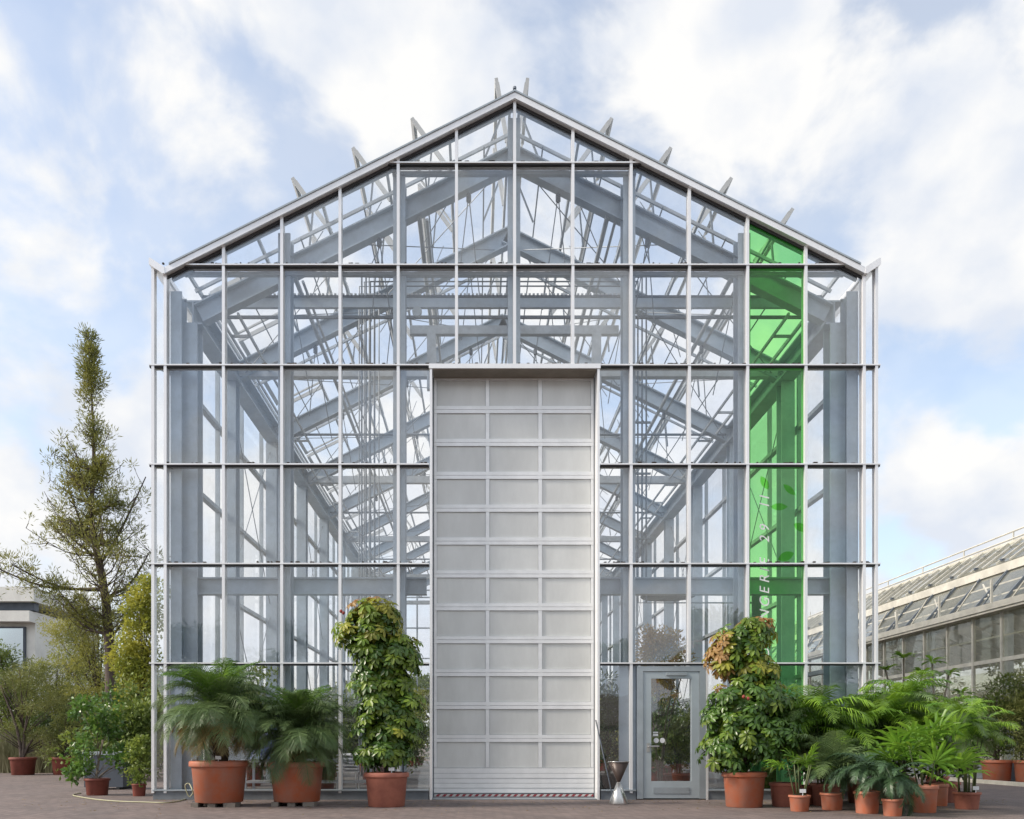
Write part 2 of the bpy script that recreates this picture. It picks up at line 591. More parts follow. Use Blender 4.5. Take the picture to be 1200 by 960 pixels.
# foliage
M['palm'] = leafmat('palm_green', (0.17, 0.25, 0.095), (0.09, 0.15, 0.06), 0.42, 0.3)
M['palmlight'] = leafmat('palm_fresh', (0.166, 0.302, 0.043), (0.083, 0.181, 0.037), 0.42, 0.35)
M['palmdry'] = leafmat('palm_dry', (0.36, 0.25, 0.10), (0.22, 0.19, 0.07), 0.6, 0.3)
M['cycad'] = leafmat('cycad_green', (0.082, 0.150, 0.067), (0.033, 0.075, 0.036), 0.4, 0.2)
M['schef'] = leafmat('umbrella_green', (0.095, 0.181, 0.028), (0.037, 0.095, 0.018), 0.32, 0.25)
M['schefmid'] = leafmat('umbrella_light', (0.22, 0.31, 0.04), (0.12, 0.21, 0.026), 0.36, 0.32)
M['schefyel'] = leafmat('umbrella_yellow', (0.36, 0.36, 0.05), (0.24, 0.27, 0.04), 0.4, 0.35)
M['scheforg'] = leafmat('umbrella_orange', (0.46, 0.28, 0.11), (0.34, 0.22, 0.08), 0.5, 0.35)
M['areca'] = leafmat('areca_green', (0.233, 0.393, 0.040), (0.090, 0.213, 0.027), 0.38, 0.35)
M['fan'] = leafmat('fan_green', (0.19, 0.36, 0.036), (0.09, 0.22, 0.024), 0.35, 0.35)
M['dkgreen'] = leafmat('dark_shrub', (0.070, 0.118, 0.029), (0.028, 0.054, 0.015), 0.5, 0.25, 1.2)
M['shrub'] = leafmat('mid_shrub', (0.167, 0.225, 0.042), (0.067, 0.113, 0.023), 0.5, 0.3, 1.0)
M['olive'] = leafmat('olive_shrub', (0.266, 0.287, 0.081), (0.121, 0.154, 0.045), 0.55, 0.3, 1.0)
M['autumn'] = leafmat('autumn_yellow', (0.36, 0.36, 0.06), (0.17, 0.22, 0.035), 0.5, 0.35, 0.8)
M['pine'] = leafmat('pine_green', (0.33, 0.33, 0.075), (0.17, 0.20, 0.055), 0.55, 0.3, 0.7)
M['reed'] = leafmat('pale_reed', (0.33, 0.31, 0.18), (0.20, 0.21, 0.10), 0.6, 0.3, 1.0)
M['citrus'] = leafmat('citrus_green', (0.149, 0.290, 0.049), (0.066, 0.146, 0.028), 0.3, 0.25, 3.0)
M['lime'] = leafmat('lime_leaf', (0.331, 0.423, 0.086), (0.166, 0.257, 0.049), 0.4, 0.35, 3.0)
M['dryplant'] = leafmat('dry_leaf', (0.60, 0.44, 0.18), (0.40, 0.30, 0.11), 0.6, 0.3, 1.5)

# ================================================================== SETTING
g = MB().box(-600, 600, -300, 900, -0.5, 0.0)
ground = part('ground', g, M['paving'], None)
ground['kind'] = 'structure'

# ================================================================== MAIN GREENHOUSE
CX = (603 - VPX) / 60.0        # centre of the facade
GH = thing('greenhouse', 'tall glass gable greenhouse with white grid facade and green glazed strip', 'greenhouse', (CX, 0, 0))
BACK = 36.0
ROWS = [0.2, 2.65, 4.585, 6.52, 8.45, 10.4, 12.385]
MX = [k * 1.1333 for k in range(-6, 7)]
HW, OW = 6.8, 7.04
APEX = 13.70
GATE = 1.63

def zr(x):
    return APEX - 0.5 * abs(x)

def clip_top(poly):
    """clip polygon (x,z) to z <= zr(x)-0.06, on one side of x=0"""
    res = []
    n = len(poly)
    f = lambda p: zr(p[0]) - 0.06 - p[1]
    for i in range(n):
        a, b = poly[i], poly[(i + 1) % n]
        fa, fb = f(a), f(b)
        if fa >= 0:
            res.append(a)
        if (fa >= 0) != (fb >= 0):
            t = fa / (fa - fb)
            res.append((a[0] + (b[0] - a[0]) * t, a[1] + (b[1] - a[1]) * t))
    return res

# front panes
def front_pane(x0, x1, z0, z1, mat):
    poly = clip_top([(x0 + .02, z0 + .02), (x1 - .02, z0 + .02), (x1 - .02, z1 - .02), (x0 + .02, z1 - .02)])
    if len(poly) < 3:
        return
    w = max(p[1] for p in poly) - min(p[1] for p in poly)
    if w < 0.1:
        return
    part('pane', MB().prism_xz(poly, 0.0, 0.012), mat, GH)

for i in range(12):
    x0, x1 = MX[i], MX[i + 1]
    mat = M['green_glass'] if i == 10 else M['glass']
    for j in range(7):
        z0 = ROWS[j]
        z1 = ROWS[j + 1] if j < 6 else 14.0
        a, b = x0, x1
        if j < 4:
            if i in (5, 6):
                continue
            if i == 4:
                b = -GATE
            if i == 7:
                a = GATE
        if j == 0:
            if i == 8:
                continue
            if i == 9:
                a = 3.74
            if i == 7:
                b = 2.267
        front_pane(a, b, z0, z1, mat)
for s in (-1, 1):                                   # the narrow strips outside the corners
    for j in range(5):
        a, b = sorted((s * HW, s * OW))
        part('pane', MB().box(a + .02, b - .02, 0.0, 0.012, ROWS[j] + .02, ROWS[j + 1] - .02 - (.1 if j == 4 else 0)), M['glass'], GH)

# mullions
for i, x in enumerate(MX):
    z0, z1 = 0.13, zr(x) - 0.05
    if i in (5, 6, 7):
        z0 = 8.47
    if i == 9:
        z0 = 2.69
    mb = MB().box(x - .028, x + .028, -.07, -.004, z0, z1)
    mb.box(x - .03, x + .03, .016, .09, z0, z1)
    part('mullion', mb, M['alu'], GH)
for s in (-1, 1):
    mb = MB().box(s * OW - .028, s * OW + .028, -.07, .06, 0.13, 10.47)
    part('mullion', mb, M['alu'], GH)
    mb = MB().box(s * GATE - .022, s * GATE + .022, -.075, .30, 0.0, 8.44)
    part('mullion', mb, M['alu'], GH)
# transoms with their dark gaskets, leaf litter lying on top
def transom(x0, x1, z):
    mb = MB().box(x0, x1, -.082, -.002, z - .004, z + .022)
    mb.box(x0, x1, .018, .10, z - .028, z + .02)
    t = part('transom', mb, M['alu'], GH)
    part('gasket', MB().box(x0, x1, -.06, -.003, z - .034, z - .006), M['gasket'], t)
    return t
ext = OW + .07
for z in (2.65, 4.585, 6.52, 8.45):
    transom(-ext, -GATE - .04, z)
    transom(GATE + .04, ext, z)
transom(-2 * (APEX - .06 - 10.4) + .05, 2 * (APEX - .06 - 10.4) - .05, 10.4)
hw2 = 2 * (APEX - .06 - 12.385) - .05
transom(-hw2, hw2, 12.385)
mb = MB().box(-GATE - .039, GATE + .039, -.09, .30, 8.385, 8.475)
lin = part('lintel', mb, M['alu'], GH)
part('soffit', MB().box(-GATE + .04, GATE - .04, -.06, .33, 8.362, 8.383), M['soffit'], lin)
# verge: white capping with dark shadow gap beneath
for s in (-1, 1):
    p = [(0, APEX + .02), (s * 6.83, zr(6.83) + .02), (s * 6.83, zr(6.83) - .10), (0, APEX - .10)]
    vg = part('verge', MB().prism_xz(p, -.13, .02), M['alu'], GH)
    p = [(0, APEX + .055), (s * 6.70, zr(6.70) + .055), (s * 6.70, zr(6.70) + .022), (0, APEX + .022)]
    part('capping', MB().prism_xz(p, -.15, .10), M['alud'], vg)
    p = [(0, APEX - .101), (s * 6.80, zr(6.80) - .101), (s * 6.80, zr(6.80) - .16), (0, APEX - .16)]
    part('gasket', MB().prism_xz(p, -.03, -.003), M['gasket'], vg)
    p = [(0, APEX - .12), (s * 6.70, zr(6.70) - .12), (s * 6.70, zr(6.70) - .19), (0, APEX - .19)]
    part('verge_rail', MB().prism_xz(p, .02, .10), M['steel'], vg)
    # gutter, a tilted wing along the eave
    p = [(s * 6.78, 10.20), (s * 6.83, 10.20), (s * 7.09, 10.38), (s * 7.09, 10.50), (s * 7.06, 10.50), (s * 6.80, 10.33)]
    part('gutter', MB().prism_xz(p, -.14, BACK), M['alu'], GH)
    for z in ROWS[1:5] + [10.36]:
        mb = MB().add([(s * 6.82, .02, z - .02), (s * 7.0, .02, z - .02), (s * 6.82, .40, z - .02), (s * 6.82, .02, z + .005), (s * 7.0, .02, z + .005), (s * 6.82, .40, z + .005)],
                      [(0, 1, 2), (3, 5, 4), (0, 3, 4, 1), (1, 4, 5, 2), (2, 5, 3, 0)])
        part('bracket', mb, M['steel2'], GH)
part('finial', MB().tube([(0, -.03, APEX + .05), (0, -.03, APEX + .15)], .02).tube([(0, -.03, APEX + .15), (0, -.03, APEX + .19)], .035), M['rod'], GH)
# plinth along the facade
for x0, x1 in ((-OW, -GATE - .05), (GATE + .05, 2.36), (3.76, OW)):
    part('plinth', MB().box(x0, x1, -.05, .12, 0, .17), M['concrete'], GH)
    part('sill', MB().box(x0, x1, -.085, .10, .171, .20), M['alud'], GH)

# facade posts (steel I sections behind every second mullion)
for x, z0 in ((-4.533, 0), (-2.267, 0), (0, 8.5), (2.267, 0), (4.533, 0)):
    part('facade_post', MB().ibeam((x, .30, z0), (x, .30, zr(x) - .28), .24, .32, .03, .025, up=(0, 1, 0)), M['steel'], GH)
for s in (-1, 1):
    part('corner_post', MB().ibeam((s * 6.66, .28, 0), (s * 6.66, .28, 10.0), .22, .30, .03, .03, up=(0, 1, 0)), M['steel'], GH)
    a, b = sorted((s * 1.75, s * 6.5))
    part('facade_beam', MB().ibeam((a, .56, 4.27), (b, .56, 4.27), .20, .34, .03, .03), M['steel'], GH)
for z, hw in ((10.33, 6.5), (12.31, 2.4)):
    part('facade_beam', MB().box(-hw, hw, .105, .20, z - .02, z + .04), M['steel'], GH)

# frames
FY = [0.5, 3.1] + [3.1 + 3.87 * k for k in range(1, 9)]
for n, y in enumerate(FY):
    for s in (-1, 1):
        part('column', MB().ibeam((s * 6.46, y, 0), (s * 6.46, y, 9.48), .30, .34, .03, .03, up=(0, 1, 0)), M['steel'], GH)
        # rafter
        h = .40
        nz = Vector((s * .447, 0, .894))
        p = Vector((0, y, 13.1)) - nz * (h / 2) + Vector((s * .02, 0, 0))
        q = Vector((s * 6.40, y, 13.1 - 3.20)) - nz * (h / 2)
        part('rafter', MB().ibeam(p, q, .22, h, .03, .025, up=nz), M['steel'], GH)
    if n % 2 == 1:
        part('tie_beam', MB().box(-6.25, 6.25, y - .09, y + .09, 9.62, 9.84), M['steel2'], GH)
    elif n >= 2:
        part('tie_beam', MB().tube([(-6.25, y, 9.76), (6.25, y, 9.76)], .035), M['rod'], GH)
for s in (-1, 1):
    part('eave_beam', MB().ibeam((s * 6.42, .40, 9.73), (s * 6.42, BACK, 9.73), .36, .48, .035, .03), M['steel'], GH)
    # cable ladder beside the eave
    ld = part('cable_ladder', MB().box(s * 5.95 - .02, s * 5.95 + .02, .5, BACK - .5, 9.72, 9.78), M['steel2'], GH)
    part('ladder_rail', MB().box(s * 5.55 - .02, s * 5.55 + .02, .5, BACK - .5, 9.72, 9.78), M['steel2'], ld)
    for k in range(17):
        y = 1.4 + k * 2.0
        a, b = sorted((s * 5.572, s * 5.928))
        part('rung', MB().box(a, b, y - .025, y + .025, 9.72, 9.77), M['steel2'], ld)

# purlins, glazing bars and the opened roof vents
HINGE = [0.09, 1.27, 2.51, 3.78, 5.07]
VL = 1.42
BAYS = [(1.20, 2.98)] + [(FY[k] + .12, FY[k + 1] - .12) for k in range(1, 9)] 
for s in (-1, 1):
    for k, hx in enumerate(HINGE + [6.45]):
        part('purlin', MB().box(s * hx - .025, s * hx + .025, .15, BACK, zr(hx) - .11, zr(hx) - .03), M['steel2'], GH)
    for hx in (1.9, 4.4):
        zz = 13.1 - .5 * hx - .62
        part('long_tube', MB().tube([(s * hx, .5, zz + .2), (s * hx, BACK, zz + .2)], .05), M['steel2'], GH)
        part('long_tube', MB().tube([(s * hx + .16, .5, zz + .12), (s * hx + .16, BACK, zz + .12)], .03), M['steel2'], GH)
    y = .62
    k = 0
    while y < BACK:
        a = Vector((s * .05, y, zr(.05) - .21))
        b = Vector((s * 6.45, y, zr(6.45) - .21))
        part('glazing_bar', MB().beam(a, b, .045, .06), M['steel2'], GH)
        y = [3.1 + 1.935, 3.1 + 3.87 * 1.5, 3.1 + 3.87 * 2.5][0] if k == 0 else y + 3.87
        k += 1
vent_frames, vent_panes = {}, {}
for s in (-1, 1):
    for k, hx in enumerate(HINGE):
        d = Vector((s * .587, 0, .81)) if k else Vector((s * .17, 0, .985))
        if s < 0 and k == 4:
            d = Vector((s * .894, 0, -.447))        # this row is shut
        nrm = Vector((-d.z * s, 0, d.x * s))
        for bi, (y0, y1) in enumerate(BAYS):
            key = (s, 2 if (s < 0 and k == 4) else k > 0, round(y1 - y0, 3))
            if key not in vent_frames:
                Ly = y1 - y0
                mb = MB()
                for t0, t1 in ((0.0, .05), (VL - .10, VL)):
                    mb.beam(d * ((t0 + t1) / 2), d * ((t0 + t1) / 2) + Vector((0, Ly, 0)), (.05 if t0 == 0 else .07), t1 - t0, up=d)
                for yy in (0.02, Ly - .02):
                    mb.beam(d * .06 + Vector((0, yy, 0)), d * (VL - .10) + Vector((0, yy, 0)), .04, .09 if yy < .1 else .04, up=nrm)
                vent_frames[key] = mb.mesh('roof_vent', M['cream'])
                mp_ = MB()
                vv = []
                for e in (-.004, .004):
                    vv += [d * .06 + nrm * e + Vector((0, .02, 0)), d * (VL - .1) + nrm * e + Vector((0, .02, 0)), d * (VL - .1) + nrm * e + Vector((0, Ly - .02, 0)), d * .06 + nrm * e + Vector((0, Ly - .02, 0))]
                mp_.add(vv, [(0, 1, 2, 3), (7, 6, 5, 4), (0, 4, 5, 1), (1, 5, 6, 2), (2, 6, 7, 3), (3, 7, 4, 0)])
                vent_panes[key] = mp_.mesh('vent_pane', M['vent_glass'])
            f = link('roof_vent', vent_frames[key], GH, (s * hx, y0, zr(hx) + .02))
            link('vent_pane', vent_panes[key], f)
            # rack that holds the vent open
            r0 = Vector((s * (hx + .55), .10, -.28 - .02 + 0)) - Vector((s * hx, 0, 0))
            foot = Vector((s * .50, .14, -.25))
            hd = d * .72 + Vector((0, .14, 0))
            if not (s < 0 and k == 4):
                part('vent_rack', MB().beam(foot, hd, .03, .06, up=(0, 1, 0)), M['rod'], f)
        zt = zr(hx + .5) - .30
        part('drive_tube', MB().tube([(s * (hx + .5), .5, zt), (s * (hx + .5), BACK - 1, zt)], .016, 6), M['rod'], GH)

# bracing rods in the roof and along the walls
rods = []
for b in range(0, 8):
    ya, yb = FY[b], FY[b + 1]
    for s in (-1, 1):
        for xa, xb in ((.3, 3.2), (3.2, 6.2)):
            if True:
                za, zb = 12.95 - .5 * xa - .2, 12.95 - .5 * xb - .2
                rods.append(((s * xa, ya, za), (s * xb, yb, zb)))
                rods.append(((s * xb, ya, zb), (s * xa, yb, za)))
        if b in (1, 3, 5):
            for z0, z1 in ((.3, 4.8), (4.8, 9.4)):
                rods.append(((s * 6.5, ya, z0), (s * 6.5, yb, z1)))
                rods.append(((s * 6.5, ya, z1), (s * 6.5, yb, z0)))
        for hx in (1.27, 2.51, 3.78):      # push rods of the vents
            rods.append(((s * (hx + .5), ya + .6, zr(hx + .5) - .30), (s * (hx + .30), ya + 1.3, zr(hx) + .42)))
            rods.append(((s * (hx + .1), ya + .1, 12.6 - .5 * hx), (s * (hx + .7), ya + 1.9, 12.9 - .5 * hx)))
        # hangers from the rafters
        for hx in (.9, 2.7, 4.5)[:3 if b < 4 else 2]:
            zt = 13.1 - .5 * hx - .5
            rods.append(((s * hx, ya, zt), (s * (hx - .25), ya + .8, zt - 1.9)))
            if b < 4:
                rods.append(((s * hx, ya, zt), (s * (hx + .2), ya + .3, zt - 1.5)))
for a, b in rods:
    part('brace_rod', MB().tube([a, b], .011, 5), M['rod'], GH)
for b in range(0, 5):
    for s in (-1, 1):
        for hx in (.9, 2.7, 4.5):
            zt = 13.1 - .5 * hx - .5
            part('turnbuckle', MB().lathe([(.012, 0), (.05, .03), (.05, .16), (.02, .2)], 8, (s * hx, FY[b], zt - .17)), M['dark'], GH)

# side walls and the back gable
for s in (-1, 1):
    y = .05
    k = 0
    bays = [.05, .5 + 2.6] + [FY[i] for i in range(2, 10)] + [BACK]
    for i in range(len(bays) - 1):
        y0, y1 = bays[i], bays[i + 1]
        for j in range(5):
            a, b_ = sorted((s * HW, s * (HW - .012)))
            part('side_pane', MB().box(a, b_, y0 + .03, y1 - .03, ROWS[j] + .02, min(ROWS[j + 1], 10.2) - .02), M['side_glass'], GH)
        for yy in (y0, (y0 + y1) / 2):
            if yy > .1:
                a, b_ = sorted((s * (HW + .03), s * (HW - .07)))
                part('side_mullion', MB().box(a, b_, yy - .028, yy + .028, .18, 10.2), M['alud'], GH)
    for z in ROWS[1:5]:
        a, b_ = sorted((s * (HW + .025), s * (HW - .10)))
        part('side_transom', MB().box(a, b_, .06, BACK, z - .045, z + .045), M['steel2'], GH)
    a, b_ = sorted((s * (HW + .04), s * (HW - .10)))
    part('plinth', MB().box(a, b_, .13, BACK, 0, .18), M['concrete'], GH)
for k in range(-3, 4):
    x = k * 2.2667
    part('back_mullion', MB().box(x - .05, x + .05, BACK, BACK + .1, 0, zr(x) - .1), M['alud'], GH)
for z in ROWS[1:6]:
    part('back_transom', MB().box(-6.7, 6.7, BACK + .01, BACK + .09, z - .04, z + .04), M['alud'], GH)
for k in range(-3, 3):
    x0, x1 = k * 2.2667, (k + 1) * 2.2667
    for j in range(7):
        poly = clip_top([(x0 + .05, ROWS[j]), (x1 - .05, ROWS[j]), (x1 - .05, ROWS[j + 1] if j < 6 else 14), (x0 + .05, ROWS[j + 1] if j < 6 else 14)])
        if len(poly) >= 3:
            part('back_pane', MB().prism_xz(poly, BACK + .04, BACK + .05), M['side_glass'], GH)
part('floor_slab', MB().box(-6.7, 6.7, .13, BACK, .0, .012), M['floor'], GH)

# gantry across the gable, at the eaves
wk = part('gantry', MB().box(-6.45, 6.45, 1.02, 1.10, 10.16, 10.36), M['steel'], GH)
part('gantry_rail', MB().box(-6.45, 6.45, 1.0, 1.06, 9.93, 9.98), M['dark'], wk)
part('gantry_deck', MB().box(-6.45, 6.45, 1.0, 1.2, 10.362, 10.40), M['dark'], wk)
rk = MB()
for k in range(105):
    x = -6.3 + k * .084
    rk.box(x, x + .045, .98, 1.02, 10.40, 10.43)
rko = part('toothed_rack', rk, M['steel2'], wk)
rko['kind'] = 'stuff'
# lifting frame over the tall door
fr = part('lift_frame', MB().box(-2.1, 2.15, .66, .78, 9.43, 9.60), M['steel2'], GH)
for x in (-1.66, 1.70):
    part('lift_post', MB().box(x - .09, x + .09, .64, .76, 8.3, 9.428), M['steel2'], fr)
part('pulley', MB().tube([(-1.95, .60, 9.86), (-1.95, .66, 9.86)], .10, 14), M['alud'], fr)
# pipes: inverted U bundle
for k in range(4):
    x = 2.64 + .095 * k
    z = 10.95 + .11 * k
    y = 1.65 + .02 * k
    part('pipe', MB().tube([(-x - .3, y, .4), (-x - .3, y, z), (x, y, z), (x, y, 4.35 - .22 * (k % 2))] + ([(5.3, y, 4.35 - .22 * (k % 2))] if k < 2 else []), .022, 7), M['rod'], GH)
for k in range(5):
    x = -3.35 + .11 * k
    part('pipe', MB().tube([(x, 2.2, .4), (x, 2.2, 11.25 + .1 * k), (x + .55, 2.2, 11.25 + .1 * k)], .014, 6), M['rod'], GH)
for z in (5.5, 6.9, 8.0):
    part('pipe_clamp', MB().box(2.55, 3.0, 1.6, 1.64, z - .02, z + .02), M['rod'], GH)
part('duct', MB().tube([(5.2, 1.4, 0.02), (5.2, 1.4, 4.6)], .10, 12).tube([(5.2, 1.4, 3.0), (5.2, 1.4, 3.2)], .14, 12), M['dark'], GH)
lamp = part('ceiling_lamp', MB().lathe([(.03, .14), (.32, .10), (.62, .02), (.60, .0), (.02, .0)], 24, (3.6, 2.6, 4.42)), M['dark'], GH, True)

# sectional door
SD_Y = .32
sd = MB()
ph, pitch, pw, ppx = .512, .6545, .972, 1.048
ztop = 8.325
zs = [ztop - k * pitch for k in range(12)]
sdo = part('sectional_door', MB().box(-1.60, 1.60, SD_Y + .03, SD_Y + .06, .03, 8.37), M['alud'], GH)
xe = [-1.59, -ppx - pw / 2, -ppx + pw / 2, -pw / 2, pw / 2, ppx - pw / 2, ppx + pw / 2, 1.59]
for a, b in ((0, 1), (2, 3), (4, 5), (6, 7)):
    part('stile', MB().box(xe[a], xe[b], SD_Y - .012, SD_Y + .03, .62, 8.37), M['doorframe'], sdo)
prev = 8.37
for k in range(13):
    top = prev
    bot = zs[k] if k < 12 else None
    if k == 12:
        bot = .60
    z_mid = (top + bot) / 2
    if k in range(1, 12):
        part('rail', MB().box(-1.59, 1.59, SD_Y - .018, SD_Y + .02, z_mid + .003, top), M['doorframe'], sdo)
        part('rail', MB().box(-1.59, 1.59, SD_Y - .018, SD_Y + .02, bot, z_mid - .003), M['doorframe'], sdo)
    else:
        part('rail', MB().box(-1.59, 1.59, SD_Y - .018, SD_Y + .02, bot, top), M['doorframe'], sdo)
    if k < 12:
        for c in (-1, 0, 1):
            mb = MB().box(c * ppx - pw / 2 + .006, c * ppx + pw / 2 - .006, SD_Y + .010, SD_Y + .028, zs[k] - ph + .006, zs[k] - .006)
            part('panel', mb, M['panel'], sdo)
        prev = zs[k] - ph
zb = .598
for k in range(5):
    hgt = .098
    part('slat', MB().box(-1.59, 1.59, SD_Y - .02 - (.008 if k % 2 else 0), SD_Y + .02, zb - hgt + .006, zb), M['doorframe'], sdo)
    zb -= hgt
part('warning_tape', MB().box(-1.58, 1.58, SD_Y - .032, SD_Y - .0285, .042, .088), M['tape'], sdo)
part('threshold', MB().box(-1.6, 1.6, -.05, .36, .004, .02), M['alud'], sdo)
for s in (-1, 1):
    a, b = sorted((s * 1.592, s * 1.60))
    part('guide', MB().box(s * 1.605 - .012, s * 1.605 + .012, SD_Y - .02, SD_Y + .05, .02, 8.38), M['dark'], sdo)

# entrance door
ed = part('entrance_door', MB().box(2.38, 2.50, -.06, .06, .02, 2.60).box(3.60, 3.72, -.06, .06, .02, 2.60).box(2.50, 3.60, -.06, .06, 2.50, 2.60), M['alud'], GH)
M['leafframe'] = pm('blue_grey_door_leaf', (0.46, 0.53, 0.57), 0.4, 0.1, var=0.1)
lf = part('leaf_frame', MB().box(2.505, 2.66, -.045, .03, .03, 2.49).box(3.44, 3.595, -.045, .03, .03, 2.49).box(2.66, 3.44, -.045, .03, 2.36, 2.49).box(2.66, 3.44, -.045, .03, .03, .36), M['leafframe'], ed)
part('kick_rail', MB().box(2.70, 3.40, -.055, -.046, .12, .24), M['alud'], ed)
part('door_pane', MB().box(2.66, 3.44, -.01, 0.0, .36, 2.36), M['glass'], ed)
hd = part('handle', MB().tube([(2.60, -.05, 1.04), (2.60, -.11, 1.04), (2.80, -.11, 1.04)], .014, 8), M['cone'], ed)
part('lock_plate', MB().box(2.57, 2.63, -.055, -.046, .93, 1.10), M['cone'], hd)
for x, c in ((2.765, 0), (2.885, 0)):
    part('sticker', MB().tube([(x, -.0105, 1.155), (x, -.0125, 1.155)], .05, 20), M['tagwhite'], ed)
part('notice', MB().box(2.70, 2.80, -.0125, -.0105, 1.30, 1.325).box(2.70, 2.80, -.0125, -.0105, 1.24, 1.285), M['tagwhite'], ed)
part('door_closer', MB().box(2.95, 3.35, -.075, -.046, 2.42, 2.475), M['alud'], ed)
part('door_jamb', MB().box(2.05, 2.375, .02, .10, .20, 2.62), M['steel'], GH)
part('jamb_post', MB().box(3.725, 3.765, -.07, .08, .0, 2.62), M['alu'], GH)

# lettering and leaf film on the green strip
TXT = 'ORANGERIE  29  11'
LSZ = 0.27
def letter_mesh(ch):
    fc = bpy.data.curves.new('letter', 'FONT')
    fc.body = ch
    fc.size = LSZ
    fc.shear = 0.25
    fc.extrude = 0.001
    tmp = bpy.data.objects.new('tmp_text', fc)
    COL.objects.link(tmp)
    bpy.context.view_layer.update()
    me = bpy.data.meshes.new_from_object(tmp.evaluated_get(bpy.context.evaluated_depsgraph_get()))
    bpy.data.objects.remove(tmp)
    me.materials.clear()
    me.materials.append(M['letter'])
    for v in me.vertices:              # the text runs upwards: x -> z, y -> -x
        x, y, z = v.co
        v.co = (-y, -z, x)
    return me
lms = {}
zc = EYE + (VPY - 772) / 60.0
adv = {'I': .13, '1': .15, ' ': .115, 'O': .27, 'N': .26, 'G': .26, 'A': .25}
for ch in TXT:
    if ch != ' ':
        if ch not in lms:
            lms[ch] = letter_mesh(ch)
        link('letter', lms[ch], GH, (4.97, -.0035, zc))
    zc += adv.get(ch, .215)
def leaf_poly(cx, cz, l, w, ang):
    pts = []
    n = 9
    for i in range(n):
        t = i / (n - 1)
        pts.append((t * l - l / 2, w * math.sin(PI * t) ** .8))
    for i in range(n - 2, 0, -1):
        t = i / (n - 1)
        pts.append((t * l - l / 2, -w * math.sin(PI * t) ** .8))
    c, s = math.cos(ang), math.sin(ang)
    return [(cx + x * c - z * s, cz + x * s + z * c) for x, z in pts]
for u, v, l, w, a in ((896, 566, .30, .07, -60), (925, 574, .32, .06, -42), (913, 594, .34, .07, 0), (938, 618, .30, .08, -25), (921, 652, .34, .09, 22)):
    part('leaf_film', MB().prism_xz(leaf_poly((u - 603) / 60, EYE + (VPY - v) / 60, l, w, rad(a)), -.006, -.003), M['leafdecal'], GH)

# wind-blown litter on the transoms
lit = MB()
rnd = random.Random(3)
for z in (4.585, 6.52, 8.45, 10.4, 12.385):
    for k in range(70):
        x = rnd.uniform(-6.9, 6.9)
        if z == 12.385 and abs(x) > 2.4 or (z < 8.4 and abs(x) < 1.7):
            continue
        l = rnd.uniform(.02, .09)
        lit.box(x, x + l, -.06, -.02, z + .031, z + .031 + rnd.uniform(.008, .03))
lo = part('leaf_litter', lit, M['soil'], GH)
lo['kind'] = 'stuff'

# ================================================================== FOLIAGE BUILDERS
def frond_mesh(name, mat, Lf, n, ll, a0, droop, seed, wl=.03, vee=.5, stemr=.012, tw=0.0):
    """feather frond: arching midrib starting at the origin towards +x, leaflets on both sides"""
    r = random.Random(seed)
    mb = MB()
    segs = 9
    pts, tan = [Vector((0, 0, 0))], []
    for i in range(segs):
        t = (i + .5) / segs
        a = a0 - droop * t ** 1.3
        d = Vector((math.cos(a), tw * t, math.sin(a))).normalized()
        tan.append(d)
        pts.append(pts[-1] + d * (Lf / segs))
    tan.append(tan[-1])
    mb.tube(pts, stemr, 4, stemr * .3)
    for k in range(n):
        t = .14 + .86 * k / (n - 1)
        f = t * segs
        i = min(int(f), segs - 1)
        p = pts[i].lerp(pts[i + 1], f - i)
        d = tan[i]
        up = Vector((0, 1, 0)).cross(d) * -1
        prof = (math.sin(PI * min(1, .12 + t * .92)) ** .6) * .85 + .15
        for s in (-1, 1):
            l = ll * prof * r.uniform(.85, 1.12)
            fw = .55 + .5 * t
            dv = (Vector((0, s, 0)) + d * fw + up * (vee * r.uniform(.6, 1.3))).normalized()
            w = d * (wl * r.uniform(.8, 1.2))
            mid = p + dv * (l * .55) + Vector((0, 0, -.04 * l))
            tip = p + dv * l + Vector((0, 0, -l * r.uniform(.15, .6)))
            mb.add([p - w * .5, p + w * .5, mid + w * .5, mid - w * .5, tip], [(0, 1, 2, 3), (3, 2, 4)])
    return mb.mesh(name, mat)

def rosette_mesh(name, mat, n, ll, w, seed, droop=.35):
    r = random.Random(seed)
    mb = MB()
    mb.tube([(0, 0, -.16), (0, 0, 0)], .006, 4)
    for k in range(n):
        a = 2 * PI * (k + r.uniform(-.15, .15)) / n
        l = ll * r.uniform(.75, 1.15)
        e = -droop * r.uniform(.4, 1.5)
        d = Vector((math.cos(a) * math.cos(e), math.sin(a) * math.cos(e), math.sin(e)))
        s = Vector((-math.sin(a), math.cos(a), 0))
        p0 = d * (l * .10)
        c1, c2 = d * (l * .42) + Vector((0, 0, .010)), d * (l * .78) + Vector((0, 0, -.02 * l))
        tip = d * l + Vector((0, 0, -.08 * l))
        lift = Vector((0, 0, .30 * w * .5))
        mb.add([p0, c1 + s * w * .42 + lift, c1, c1 - s * w * .42 + lift, c2 + s * w * .46 + lift * .7, c2, c2 - s * w * .46 + lift * .7, tip],
               [(0, 2, 1), (0, 3, 2), (1, 2, 5, 4), (2, 3, 6, 5), (4, 5, 7), (5, 6, 7)])
    return mb.mesh(name, mat)

